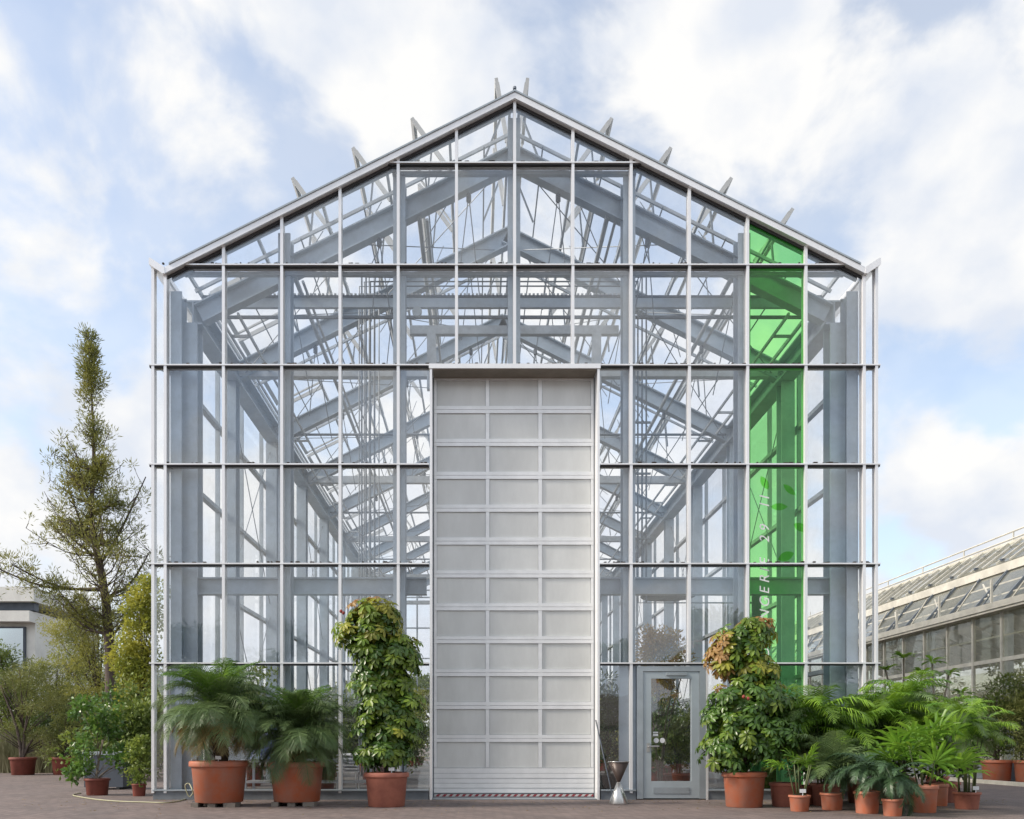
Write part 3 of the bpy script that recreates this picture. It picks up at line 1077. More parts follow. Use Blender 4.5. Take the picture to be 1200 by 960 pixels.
def fan_mesh(name, mat, n, ll, w, seed, spread=250):
    r = random.Random(seed)
    mb = MB()
    pet = .35
    mb.tube([(0, 0, 0), (pet * .6, 0, .04), (pet, 0, 0)], .007, 4)
    c = Vector((pet, 0, 0))
    for k in range(n):
        a = rad(-spread / 2 + spread * k / (n - 1)) + r.uniform(-.06, .06)
        l = ll * (.8 + .25 * math.cos(a)) * r.uniform(.9, 1.1)
        d = Vector((math.cos(a), math.sin(a), .18))
        d.normalize()
        s = Vector((-math.sin(a), math.cos(a), 0))
        m1, m2 = c + d * (l * .4), c + d * (l * .75) + Vector((0, 0, -.06 * l))
        tip = c + d * l + Vector((0, 0, -.22 * l))
        up = Vector((0, 0, .18 * w))
        mb.add([c + d * .02, m1 + s * w * .5 + up, m1, m1 - s * w * .5 + up, m2 + s * w * .45 + up, m2, m2 - s * w * .45 + up, tip],
               [(0, 2, 1), (0, 3, 2), (1, 2, 5, 4), (2, 3, 6, 5), (4, 5, 7), (5, 6, 7)])
    return mb.mesh(name, mat)

def add_leaf(mb, p, d, nrm, l, w):
    s = d.cross(nrm)
    if s.length < 1e-3:
        return
    s.normalize()
    m_ = p + d * (l * .5)
    mb.add([p, m_ + s * (w * .5), p + d * l - nrm * (l * .12), m_ - s * (w * .5)], [(0, 1, 2, 3)])

def rvec(r):
    while True:
        v = Vector((r.uniform(-1, 1), r.uniform(-1, 1), r.uniform(-1, 1)))
        if .05 < v.length < 1:
            return v.normalized()

def clump(mb, c, rad_, n, l, w, r, up=.35, flat=.8):
    for _ in range(n):
        d = rvec(r)
        q = r.random() ** .45
        p = c + Vector((d.x * rad_ * q, d.y * rad_ * q, d.z * rad_ * q * flat))
        dd = (d * .7 + rvec(r) * .8 + Vector((0, 0, up * r.uniform(-.5, 1)))).normalized()
        add_leaf(mb, p, dd, rvec(r), l * r.uniform(.7, 1.25), w * r.uniform(.7, 1.2))

def pot_mesh(R, h, mat):
    prof = [(R * .76, 0), (R * .80, .01), (R * .91, h * .84), (R * .93, h * .855), (R * .985, h * .86), (R, h * .88), (R, h * .965), (R * .985, h * .985), (R * .95, h), (R * .90, h * .99), (R * .88, h * .90)]
    return MB().lathe(prof, 36, cap=False).mesh('pot', mat, True)

def potted(name, label, u, vbase, wpx, hpx, mat, feet=0.0, cat='potted plant', group=None, tagged=None):
    """pot whose front foot stands on the ground at photo row vbase; sizes in photo pixels"""
    Df = GD(vbase)
    R = wpx / 2 * Df / FPX
    D = Df + R * .78
    R = wpx / 2 * D / FPX
    h = hpx * D / FPX - feet
    base = W(u, 0, D)
    root = thing(name, label, cat, (base.x, base.y, 0), 0, group)
    o = link('pot', pot_mesh(R, h, mat), root, (0, 0, feet))
    so = MB().lathe([(R * .885, 0), (R * .6, .025), (.01, .03)], 24, cap=False)
    part('soil', so, M['soil'], root, False, (0, 0, feet + h * .92))
    if feet:
        for dx, wx in ((-.62, .12), (-.05, .13), (.55, .2)):
            part('block', MB().box(dx * R - wx / 2, dx * R + wx / 2, -R * .70, -R * .1, 0, feet + .004), M['wood'], root)
        part('block', MB().box(-R * .6, R * .6, R * .2, R * .5, 0, feet + .004), M['wood'], root)
    if tagged is not None:
        tx, ty = tagged
        t = part('plant_tag', MB().box(-.05, .05, -.004, 0, .05, .11).box(-.006, .006, .001, .006, -.03, .06), M['tagwhite'], root, False, (tx * R, -R * .75, feet + h * .97))
    return root, R, h + feet, D

def smooth_pts(p, n=6):
    o = []
    for i in range(len(p) - 1):
        p0, p1, p2, p3 = p[max(i - 1, 0)], p[i], p[i + 1], p[min(i + 2, len(p) - 1)]
        for k in range(n):
            t = k / n
            o.append(.5 * ((2 * p1) + (p2 - p0) * t + (2 * p0 - 5 * p1 + 4 * p2 - p3) * t * t + (3 * p1 - p0 - 3 * p2 + p3) * t ** 3))
    o.append(p[-1])
    return o

def leafy(name, label, cat, base, h, blobs, nleaf, l, w, mat, seed, trunk_r=.05, group=None, nstems=3, clumps=26, cl=.28, trunkmat='bark', pot=None):
    """shrub or small tree standing on the ground: stems + one crown of small leaves; blobs (x,y,z,rx,ry,rz,weight) in metres from the base"""
    rr = random.Random(seed)
    root = thing(name, label, cat, base, 0, group)
    z0 = 0
    if pot:
        R, ph_, pmat = pot
        link('pot', pot_mesh(R, ph_, pmat), root)
        part('soil', MB().lathe([(R * .885, 0), (R * .6, .025), (.01, .03)], 20, cap=False), M['soil'], root, False, (0, 0, ph_ * .92))
        z0 = ph_ * .9
    mb = MB()
    cs = []
    tot = sum(b[6] for b in blobs)
    for b in blobs:
        for k in range(max(2, int(clumps * b[6] / tot))):
            d = rvec(rr)
            q = rr.random() ** .35
            cs.append(Vector((b[0] + d.x * b[3] * q, b[1] + d.y * b[4] * q, max(z0 + .05, b[2] + d.z * b[5] * q))))
    per = max(4, nleaf // len(cs))
    for c in cs:
        clump(mb, c, cl * rr.uniform(.6, 1.3), per, l, w, rr)
    part('crown', mb, M[mat], root)
    tm = MB()
    lead = blobs[0]
    for k in range(nstems):
        c = cs[rr.randrange(len(cs))]
        tm.tube(smooth_pts([Vector((rr.uniform(-.04, .04), rr.uniform(-.04, .04), z0 - .03)), Vector((c.x * .3, c.y * .3, z0 + (c.z - z0) * .45)), c], 4), trunk_r, 6, trunk_r * .3)
    for c in cs[::3]:
        s = Vector((lead[0] * .5, 0, max(z0, c.z * .55)))
        tm.tube([s, (s + c) / 2 + Vector((0, 0, .05)), c], trunk_r * .35, 5, trunk_r * .12)
    part('trunk', tm, M[trunkmat], root, True)
    return root


def orient(o, az, roll=0):
    o.rotation_euler = (roll, 0, az)

# ================================================================== POTTED PLANTS IN FRONT OF THE FACADE
FR = {}
def fronds(key, mat, Lf, n, ll, droop, wl, vee, els, seeds=2, stemr=.012):
    FR[key] = {e: [frond_mesh('frond', mat, Lf, n, ll, rad(e), rad(droop), hash((key, e, s)) % 1000 if False else (len(FR) * 97 + e * 7 + s * 31), wl, vee, stemr, tw=(s - .5) * .35) for s in range(seeds)] for e in els}

ELS = [85, 68, 50, 32, 14, -8, -30]
fronds('date', M['palm'], 1.25, 36, .37, 100, .017, .25, ELS, 3)
fronds('datelight', M['palmlight'], 1.15, 36, .35, 75, .017, .3, ELS, 2)
fronds('datedry', M['palmdry'], 1.05, 34, .32, 80, .018, .1, ELS, 2)
fronds('cycad', M['cycad'], .85, 38, .19, 105, .018, .3, ELS, 2)
fronds('areca', M['areca'], 1.0, 22, .32, 95, .026, .15, ELS, 3, .009)
fronds('arecadk', M['palm'], .95, 22, .30, 90, .026, .15, ELS, 2, .009)
fronds('kentia', M['palm'], 1.0, 24, .34, 85, .022, .15, ELS, 2, .009)

def palm_crown(root, z, spec, r, squash=1.0, off=(0, 0)):
    """spec: list of (key, elevation choice list, count, scale lo, scale hi)"""
    for key, els, n, s0, s1 in spec:
        a0 = r.uniform(0, 6.28)
        for k in range(n):
            e = r.choice(els)
            me_ = r.choice(FR[key][e])
            o = link('frond', me_, root, (off[0] + r.uniform(-.03, .03), off[1] + r.uniform(-.03, .03), z + r.uniform(-.06, .05)), None, r.uniform(s0, s1))
            orient(o, a0 + k * 2.39996 + r.uniform(-.2, .2))

r = random.Random(11)
root, R, top, D = potted('date_palm', 'short feathery date palm with brown trunk in leftmost large orange tub on blocks', 257, 946.5, 68, 53, M['terra'], feet=.07, cat='potted palm', group='two date palms in orange tubs', tagged=(.2, 0))
tr = MB()
pts = [Vector((.05 * math.sin(k * .8), 0, top - .1 + k * .105)) for k in range(9)]
tr.tube(pts, [.10, .115, .12, .12, .12, .12, .11, .10, .07], 12)
part('trunk', tr, M['palmtrunk'], root, True)
for k in range(26):
    a = k * 2.4
    z = top + .02 + k * .02
    part('leaf_base', MB().beam((.11 * math.cos(a), .11 * math.sin(a), z), (.17 * math.cos(a), .17 * math.sin(a), z + .10), .05, .02), M['palmdry'] if k % 3 == 0 else M['palmtrunk'], root)
palm_crown(root, top + .78, [('datelight', [85, 68], 14, .95, 1.15), ('date', [85, 68, 50, 32], 52, .9, 1.15), ('date', [32, 14], 30, .85, 1.05), ('date', [14, -8], 8, .8, 1.0), ('datedry', [14, -8], 26, .85, 1.05)], r)
root, R, top, D = potted('date_palm', 'dense low date palm hiding its trunk in the second large orange tub from left', 348, 945.5, 66, 51, M['terra'], feet=.07, cat='potted palm', group='two date palms in orange tubs')
part('trunk', MB().tube([(0, 0, top - .1), (.02, 0, top + .36)], .13, 12, .10), M['palmtrunk'], root, True)
palm_crown(root, top + .42, [('datelight', [85, 68], 14, .9, 1.1), ('date', [85, 68, 50, 32], 52, .85, 1.08), ('date', [32, 14, -8], 34, .8, 1.0), ('datedry', [-8, -30], 12, .65, .85)], r)

# umbrella bushes made of palmate leaves
RO = {}
for key, mat in (('g', 'schef'), ('m', 'schefmid'), ('y', 'schefyel'), ('o', 'scheforg')):
    RO[key] = [rosette_mesh('leaf', M[mat], nn, .165, .062, 5 + nn + sd, .30) for sd, nn in enumerate((8, 7, 9, 8))]

def bush(root, blobs, n_parts, n_stuff, r, colour, base_z):
    """blobs: (x, y, z, rx, ry, rz, weight)"""
    tot = sum(b[6] for b in blobs)
    made = 0
    inner = {}
    def pick():
        q = r.uniform(0, tot)
        for b in blobs:
            q -= b[6]
            if q <= 0:
                return b
        return blobs[-1]
    for k in range(n_parts + n_stuff):
        b = pick()
        d = rvec(r)
        if k < n_parts and d.y > .35:
            d.y = -d.y
        q = r.uniform(.84, 1.10) if k < n_parts else r.uniform(.45, 1.0)
        p = Vector((b[0] + d.x * b[3] * q, b[1] + d.y * b[4] * q, b[2] + d.z * b[5] * q))
        if p.z < base_z:
            p.z = base_z + r.uniform(0, .15)
        ax = (Vector((d.x * .9, d.y * .9, d.z * .4 + .75)) + rvec(r) * .3).normalized()
        qt = ax.to_track_quat('Z', 'Y') @ Quaternion((0, 0, 1), r.uniform(0, 6.28))
        c = colour(p, r)
        sc = r.uniform(.75, 1.2)
        if k < n_parts:
            link('leaf', r.choice(RO[c]), root, p, qt, sc)
        else:
            mb = inner.setdefault(c, MB())
            src = r.choice(RO[c])
            mt = Matrix.Translation(p) @ qt.to_matrix().to_4x4() @ Matrix.Scale(sc, 4)
            mb.add([mt @ v.co for v in src.vertices], [tuple(pl.vertices) for pl in src.polygons])
    for c, mb in inner.items():
        o = part('inner_foliage', mb, M[{'g': 'schef', 'm': 'schefmid', 'y': 'schefyel', 'o': 'scheforg'}[c]], root)
        o['kind'] = 'stuff'

r = random.Random(21)
root, R, top, D = potted('umbrella_bush', 'tall column of glossy palmate leaves in dusty pink tub left of the tall door', 453, 946.5, 53, 40, M['terra2'], cat='potted bush', tagged=(.3, 0))
part('trunk', MB().tube([(0, 0, top - .08), (.05, 0, top + 1.0), (-.05, 0, top + 2.4)], .05, 8, .02), M['bark'], root, True)
part('trunk', MB().tube([(.1, .05, top - .08), (.2, .1, top + .8), (.1, .1, top + 1.9)], .035, 8, .015), M['bark'], root, True)
part('stake', MB().box(.28, .31, -.06, -.03, top - .05, top + .55), M['dark'], root)
px = FPX / D
def bz(v):
    return EYE + (VPY - v) / px
def bl(u, v, ru, rv, w, u0=453):
    return ((u - u0) / px, 0, bz(v), ru / px, ru / px * .85, rv / px, w)
def colA(p, r):
    t = (p.z - bz(900)) / (bz(695) - bz(900))
    q = r.random()
    if t > .90:
        return 'o' if q < .38 else ('y' if q < .75 else 'm')
    if t > .72:
        return 'y' if q < .30 else ('m' if q < .75 else 'g')
    return 'm' if q < .33 + .3 * t else ('y' if q < .38 + .2 * t else 'g')
bush(root, [bl(440, 720, 34, 18, 1.6), bl(432, 745, 40, 22, 2), bl(452, 775, 40, 24, 2), bl(448, 800, 38, 24, 2), bl(458, 828, 40, 24, 2), bl(455, 852, 40, 22, 2), bl(450, 880, 36, 18, 1.5), bl(470, 765, 24, 26, 1)], 296, 620, r, colA, bz(903))
for k in range(2):
    part('flower', MB().lathe([(.008, -.02), (.028, 0), (.024, .03), (.004, .04)], 8, (-.72 + .04 * k, -.45, bz(722 + 2 * (k % 2)))), M['red'], root, True)

r = random.Random(22)
root, R, top, D = potted('umbrella_bush', 'large bushy palmate-leaved plant with browned upper side right of the entrance door', 872, 947, 51, 41, M['terra'], cat='potted bush')
part('trunk', MB().tube([(0, 0, top - .08), (.05, 0, top + 1.0), (.0, 0, top + 2.2)], .05, 8, .02), M['bark'], root, True)
px = FPX / D
def colB(p, r):
    u = 872 + p.x * px
    v = VPY - (p.z - EYE) * px
    q = r.random()
    if u < 855 and 738 < v < 805:
        return 'o' if q < .6 else 'y'
    if v < 733:
        return 'o' if q < .6 else 'm'
    if v < 765:
        return 'm' if q < .5 else ('y' if q < .65 else 'g')
    if v < 805:
        return 'y' if q < .4 else ('m' if q < .8 else 'g')
    return 'm' if q < .16 else 'g'
B2 = lambda u, v, ru, rv, w: bl(u, v, ru, rv, w, 872)
bush(root, [B2(885, 738, 26, 16, 1), B2(868, 750, 34, 18, 1.3), B2(884, 785, 28, 22, 1.3), B2(850, 772, 24, 20, 1), B2(880, 815, 48, 26, 2.4), B2(865, 845, 46, 30, 2.6), B2(890, 862, 52, 28, 2.6), B2(858, 878, 40, 22, 1.6), B2(918, 850, 24, 24, .8)], 296, 760, r, colB, bz(908))
for k in range(2):
    part('flower', MB().lathe([(.008, -.02), (.03, 0), (.026, .03), (.004, .045)], 8, ((857 + 5 * k - 872) / px, -.66, bz(820 + 2 * k))), M['red'], root, True)

# the crowd of smaller palms right of it
def feather_plant(name, label, u, vb, wpx, hpx, mat, spec, zc, seed, stems=0, group='small potted palms on the right', tagged=None, lean=0):
    rr = random.Random(seed)
    root, R, top, D = potted(name, label, u, vb, wpx, hpx, mat, cat='potted palm', group=group, tagged=tagged)
    p = FPX / D
    if stems:
        for k in range(stems):
            a = rr.uniform(0, 6.28)
            h = (vb - hpx - zc) / p * rr.uniform(.6, 1.02)
            bx, by = R * .5 * math.cos(a), R * .5 * math.sin(a)
            tx, ty = bx * 2.2 + lean, by * 2.0
            part('stem', MB().tube([(bx, by, top - .05), (bx * 1.3, by * 1.3, top + h * .5), (tx, ty, top + h)], .017, 6, .010), M['stem'], root, True)
            sub = [(kk, e, max(2, int(n / stems)), s0, s1) for kk, e, n, s0, s1 in spec]
            palm_crown(root, top + h, sub, rr, off=(tx, ty))
    else:
        palm_crown(root, top + (vb - hpx - zc) / p, spec, rr)
    return root, R, top, D

FANS = [fan_mesh('leaf', M['fan'], n, .50, .075, 60 + n) for n in (8, 9, 10)]
FANSD = [fan_mesh('leaf', M['schef'], n, .36, .06, 80 + n) for n in (8, 9, 10)]
def fan_plant(name, label, u, vb, wpx, hpx, mat, n, zlo, zhi, rx, seed, meshes, group='small potted palms on the right', tagged=None, sc=(.8, 1.15)):
    rr = random.Random(seed)
    root, R, top, D = potted(name, label, u, vb, wpx, hpx, mat, cat='potted palm', group=group, tagged=tagged)
    p = FPX / D
    for k in range(5):
        a = k * 1.3
        part('stem', MB().tube([(R * .4 * math.cos(a), R * .4 * math.sin(a), top - .05), (R * 1.1 * math.cos(a), R * 1.1 * math.sin(a), EYE + (VPY - zhi) / p)], .014, 6, .008), M['stem'], root, True)
    for k in range(n):
        v = rr.uniform(zhi, zlo)
        a = k * 2.4 + rr.uniform(-.3, .3)
        q = rr.uniform(0, rx / p * .45)
        o = link('leaf', rr.choice(meshes), root, (q * math.cos(a), q * math.sin(a), EYE + (VPY - v) / p), (rr.uniform(-.5, .5), rr.uniform(-1.15, .05), a), rr.uniform(*sc))
    return root, R, top, D

T1, T2 = M['terra'], M['terra2']
feather_plant('areca_palm', 'light green feathery palm arching high beside the umbrella bush', 968, 945, 34, 26, T2,
              [('areca', [68, 50, 32], 28, .95, 1.25), ('areca', [32, 14], 16, .8, 1.05), ('arecadk', [50, 32], 10, .9, 1.1)], 838, 31, stems=4)
feather_plant('kentia_palm', 'dark green palm with narrow leaflets in brownish tub behind the smallest pot', 920, 946, 36, 28, T2,
              [('arecadk', [50, 32, 14], 14, .55, .75)], 885, 32)
rt = fan_plant('fan_palm', 'small plant with two broad ribbed leaves in little orange pot with white tag', 937, 951.5, 25, 19, T1, 7, 908, 896, 20, 33, FANS, tagged=(.0, 0), sc=(.5, .65))
feather_plant('kentia_palm', 'dark narrow-leaved palm in reddish tub between little tagged pot and drooping cycad', 975, 950, 27, 20, T1,
              [('kentia', [85, 68, 50, 32], 22, .7, .95), ('cycad', [32, 14], 8, .7, .9)], 905, 34)
feather_plant('kentia_palm', 'deep green palm filling the shadow behind the drooping cycad', 1010, 942, 36, 26, T2,
              [('kentia', [85, 68, 50, 32, 14], 30, .9, 1.15), ('arecadk', [50, 32], 10, .8, 1.0)], 870, 35)
feather_plant('cycad', 'dark drooping cycad whose fronds hang over its orange pot to the ground', 1016, 954, 30, 26, T1,
              [('cycad', [50, 32, 14], 12, .75, 1.0), ('cycad', [14, -8], 10, .7, .95)], 900, 36)
feather_plant('cycad', 'second cycad with grey-green fronds trailing lowest in front of the fan palm', 1046, 957, 24, 20, T1,
              [('cycad', [50, 32, 14], 9, .65, .9), ('cycad', [14, -8, -30], 10, .6, .9)], 912, 37)
feather_plant('areca_palm', 'tall yellow-green palm with thin stems rising behind the fan palm', 1052, 943, 38, 28, T2,
              [('areca', [68, 50, 32], 36, .85, 1.15), ('areca', [14, 32], 16, .8, 1.0), ('arecadk', [50, 32], 14, .8, 1.0)], 822, 38, stems=5)
fan_plant('fan_palm', 'bright green fan palm with finger-like leaves in tapered orange tub', 1083, 953, 31, 32, T1, 34, 915, 868, 80, 39, FANS, sc=(.6, .95))
fan_plant('fan_palm', 'darker fan palm crowded behind the bright green one', 1045, 944, 34, 28, T2, 18, 905, 862, 70, 40, FANSD, sc=(.6, .9))
feather_plant('areca_palm', 'lush bamboo-like palm in dark pink tub with white tag at far right', 1133, 949, 30, 20, T2,
              [('areca', [85, 68, 50], 26, .6, .85), ('areca', [50, 32], 26, .55, .8), ('arecadk', [32, 14], 14, .5, .7)], 835, 41, stems=7, tagged=(.25, 0))
feather_plant('kentia_palm', 'green leafy palm in plain orange pot just behind the tapered tub', 1101, 945, 20, 26, T1,
              [('kentia', [68, 50, 32], 16, .6, .8)], 885, 42)

feather_plant('areca_palm', 'arching green palm between the fan palms and the greenhouse corner', 1018, 941, 32, 24, T2,
              [('areca', [85, 68, 50], 26, .9, 1.2), ('areca', [50, 32, 14], 24, .85, 1.1), ('arecadk', [50, 32, 14], 22, .8, 1.05)], 850, 43, stems=4)
feather_plant('areca_palm', 'arching green palm behind the bamboo-like palm', 1108, 941, 32, 24, T2,
              [('areca', [85, 68, 50], 26, .8, 1.1), ('areca', [50, 32, 14], 24, .8, 1.0), ('arecadk', [50, 32, 14], 20, .8, 1.0)], 848, 44, stems=4)
feather_plant('kentia_palm', 'dark arching palm between umbrella bush and light green palm', 942, 943, 30, 22, T2,
              [('arecadk', [68, 50, 32], 22, .8, 1.0), ('kentia', [50, 32, 14], 22, .75, 1.0)], 862, 45, stems=3)

# frangipani: pale forked stems with leaf tufts
def frangipani(label, u, vb, tips, seed):
    rr = random.Random(seed)
    root, R, top, D = potted('frangipani', label, u, vb, 26, 20, T2, cat='potted shrub', group='frangipani shrubs behind the palms')
    p = FPX / D
    for tu, tv in tips:
        tp = Vector(((tu - u) / p, rr.uniform(-.2, .2), EYE + (VPY - tv) / p))
        mid = Vector((tp.x * .35, tp.y * .5, top + (tp.z - top) * .55))
        part('stem', MB().tube([(0, 0, top - .05), mid, tp], .03, 7, .018), M['cane'], root, True)
        for k in range(15):
            a = k * 2.4
            ax = Vector((math.cos(a), math.sin(a), rr.uniform(.05, .9))).normalized()
            l = rr.uniform(.26, .40)
            mb = MB()
            s = Vector((-math.sin(a), math.cos(a), 0))
            c1, c2 = ax * (l * .35), ax * (l * .75) - Vector((0, 0, .04))
            tip = ax * l - Vector((0, 0, .10))
            w = .055
            mb.add([Vector((0, 0, 0)), c1 + s * w * .8, c1 - s * w * .8, c2 + s * w, c2 - s * w, tip], [(0, 2, 1), (1, 2, 4, 3), (3, 4, 5)])
            part('leaf', mb, M['areca'], root, False, tp)
frangipani('frangipani with pale forked stems and leaf tufts nearest the greenhouse corner', 1060, 932, [(1056, 772), (1085, 790), (1038, 785)], 51)
frangipani('frangipani with a tall forked stem standing further from the greenhouse corner', 1098, 930, [(1098, 774), (1112, 790), (1130, 812), (1078, 818)], 52)

for uu, dd, sd, lb in ((965, 15.15, 46, 'dark glossy bush against the glass behind the small palms'), (1035, 15.4, 47, 'dark glossy bush filling the gap at the greenhouse corner'), (1100, 15.6, 48, 'dark glossy bush behind the fan palms, right of the corner')):
    q_ = W(uu, 0, dd)
    leafy('glossy_bush', lb, 'potted bush', (q_.x, q_.y, 0), 2, [(0, 0, .95, .62, .32, .45, 2), (.05, 0, 1.4, .5, .3, .35, 1)], 1900, .15, .06, 'dkgreen', 500 + sd, .02, group='dark bushes behind the palms', clumps=40, cl=.24, pot=(.26, .36, M['terra2']))

# ================================================================== ASH BIN, POLE, HOSE
Dz = GD(943) + .17
bs = W(725, 0, Dz)
ab = thing('ash_bin', 'hourglass shaped metal ash bin beside the glass entrance door', 'ash bin', (bs.x, bs.y, 0))
part('lower_cone', MB().lathe([(.175, 0), (.18, .012), (.03, .40)], 32), M['cone'], ab, True)
part('upper_cone', MB().lathe([(.03, .40), (.185, .76), (.175, .76), (.05, .48)], 32, cap=False), M['conedark'], ab, True)
part('rim', MB().lathe([(.176, .755), (.192, .76), (.192, .772), (.176, .772)], 32, cap=False), M['cone'], ab, True)
pl = link('pole', MB().tube([(0, 0, 0), (-.27, .46, 1.55)], .012, 8).mesh('pole', M['dark']), None, (W(719, 0, 15.45).x, -.56, 0))
tag(pl, 'thin dark pole leaning on the glass beside the ash bin', 'pole')

hp = [(95, 930, 0), (88, 931.5, 0), (86, 933, 0), (95, 935, 0), (115, 938, 0), (140, 940, 0), (170, 941, 0), (196, 941.5, 0), (212, 939, 0), (222, 935, 0), (226, 930, .0), (227, 0, .16), (222, 0, .34), (217, 0, .30), (222, 0, .10), (228, 0, .25), (230, 0, .55), (231, 0, .78)]
pts = []
for u, v, z in hp:
    if v:
        Dh = GD(v)
        w_ = W(u, v, Dh)
        pts.append(Vector((w_.x, w_.y, .014)))
    else:
        Dh = 15.3
        w_ = W(u, 0, Dh)
        pts.append(Vector((w_.x, w_.y, max(.014, z))))
ho = link('hose', MB().tube(smooth_pts(pts), .011, 8).mesh('hose', M['hose'], True))
tag(ho, 'pale yellow garden hose lying on the paving by the greenhouse corner', 'hose')
st = thing('standpipe', 'slim dark standpipe with tap beside the leftmost orange tub', 'standpipe', (W(231, 0, 15.35).x, -.65, 0))
part('pipe', MB().tube([(0, 0, 0), (0, 0, .84)], .018, 8), M['dark'], st)
part('tap', MB().tube([(0, 0, .80), (-.09, -.02, .80), (-.10, -.02, .75)], .014, 8), M['cone'], st)
part('foot', MB().box(-.07, .07, -.07, .07, 0, .012), M['dark'], st)

# ================================================================== THINGS INSIDE THE GREENHOUSE
def inside(u, D):
    return W(u, 0, D)
cb = thing('cane_bundle', 'bundle of long canes leaning in the greenhouse corner behind the glass', 'canes', (inside(208, 16.9).x, .9, 0))
rr = random.Random(5)
for k in range(16):
    x = rr.uniform(-.22, .25)
    part('cane', MB().tube([(x, rr.uniform(-.1, .1), .015), (x * .3 - .12 + rr.uniform(-.05, .05), .15, rr.uniform(1.7, 2.3))], .012, 5), M['cane'], cb)
tb = thing('work_table', 'long grey work table behind the glass left of the tall door', 'table', (inside(370, 17.6).x, 1.6, 0))
part('table_top', MB().box(-1.5, 1.3, -.4, .4, .70, .76), M['steel2'], tb)
part('shelf', MB().box(-1.45, 1.25, -.36, .36, .26, .30), M['steel2'], tb)
for x in (-1.45, -.1, 1.2):
    for y in (-.36, .32):
        part('leg', MB().box(x, x + .05, y, y + .05, 0, .70), M['steel'], tb)
tp = thing('tarpaulin', 'crumpled dark blue tarpaulin heaped on the work table', 'tarpaulin', (inside(322, 17.5).x, 1.5, .76))
mb = MB()
n = 14
rr = random.Random(9)
vv = []
for i in range(n):
    for j in range(n):
        x, y = i / (n - 1) - .5, j / (n - 1) - .5
        z = max(0, .75 * (1 - (2 * x) ** 2) * (1 - (2 * y) ** 2)) + .16 * mnoise.noise(Vector((x * 5, y * 5, 1)))
        vv.append((x * 1.0, y * .7, max(0.004, z)))
mb.add(vv, [(i * n + j, (i + 1) * n + j, (i + 1) * n + j + 1, i * n + j + 1) for i in range(n - 1) for j in range(n - 1)])
part('cover', mb, M['blue'], tp, True)
ch = thing('chair_stack', 'stack of white shell chairs behind the glass left of the tall door', 'chairs', (inside(408, 18.4).x, 2.4, 0))
for x in (-.2, .2):
    for y in (-.2, .2):
        part('leg', MB().tube([(x * 1.1, y * 1.1, 0), (x, y, .45)], .014, 6), M['steel2'], ch)
for k in range(6):
    part('seat', MB().box(-.23, .23, -.22, .22, .45 + .075 * k, .475 + .075 * k).box(-.23, .23, .20, .23, .475 + .075 * k, .50 + .075 * k), M['tagwhite'], ch)
tw = thing('trolley', 'metal hand trolley with two looped handles behind the leftmost palm', 'trolley', (inside(247, 16.9).x, .9, 0))
part('deck', MB().box(-.35, .35, -.25, .25, .22, .27), M['steel2'], tw)
for x in (-.22, .22):
    part('handle', MB().tube(smooth_pts([Vector((x - .08, 0, .27)), Vector((x - .08, 0, 1.0)), Vector((x - .04, 0, 1.08)), Vector((x + .04, 0, 1.08)), Vector((x + .08, 0, 1.0)), Vector((x + .08, 0, .27))], 4), .014, 6), M['alu'], tw)
    for y in (-.2, .2):
        part('wheel', MB().tube([(x - .02, y, .11), (x + .02, y, .11)], .108, 16), M['black'], tw)

def ib(u, D, z=0):
    p = W(u, 0, D)
    return (p.x, p.y, z)
leafy('dry_shrub', 'dried yellow-brown shrub behind the glass above the entrance door', 'shrub', ib(772, 18.6), 4, [(0, 0, 3.1, .65, .5, .65, 2), (.1, 0, 2.5, .5, .4, .4, 1)], 4200, .11, .035, 'dryplant', 61, .03, clumps=46, cl=.24)
leafy('shrub', 'olive green shrub seen through the glass entrance door', 'shrub', ib(795, 19.2), 2, [(0, 0, 1.0, .6, .5, .5, 2), (.2, 0, 1.5, .4, .4, .4, 1)], 2200, .10, .04, 'olive', 62, .03, pot=(.35, .4, M['terra3']))
leafy('shrub', 'dark leafy shrub behind the narrow pane beside the tall door', 'shrub', ib(713, 19.0), 2, [(0, 0, 1.5, .45, .5, .9, 2), (0, 0, 2.3, .4, .4, .5, 1)], 2000, .12, .05, 'dkgreen', 63, .03, pot=(.3, .4, M['black']))
leafy('shrub', 'green indoor shrub behind the first date palm', 'shrub', ib(290, 21), 2, [(0, 0, 1.7, .8, .6, .9, 2), (.5, 0, 2.5, .6, .5, .6, 1)], 2400, .12, .05, 'shrub', 64, .03, pot=(.4, .5, M['terra3']))
leafy('shrub', 'dark indoor shrub behind the tall umbrella bush', 'shrub', ib(440, 22), 2, [(0, 0, 1.6, .8, .6, 1.0, 2), (-.6, 0, 1.2, .7, .5, .7, 1)], 2200, .12, .05, 'dkgreen', 65, .03, pot=(.4, .5, M['terra3']))
leafy('shrub', 'indoor shrub behind the large umbrella bush on the right', 'shrub', ib(905, 20), 2, [(0, 0, 1.6, .9, .6, .9, 2)], 2200, .12, .05, 'dkgreen', 66, .03, pot=(.4, .5, M['terra3']))
leafy('shrub', 'indoor shrub near the right corner of the greenhouse', 'shrub', ib(985, 20.5), 2, [(-.6, 0, 1.5, .6, .6, .8, 2)], 1800, .12, .05, 'shrub', 67, .03, pot=(.4, .5, M['terra3']))

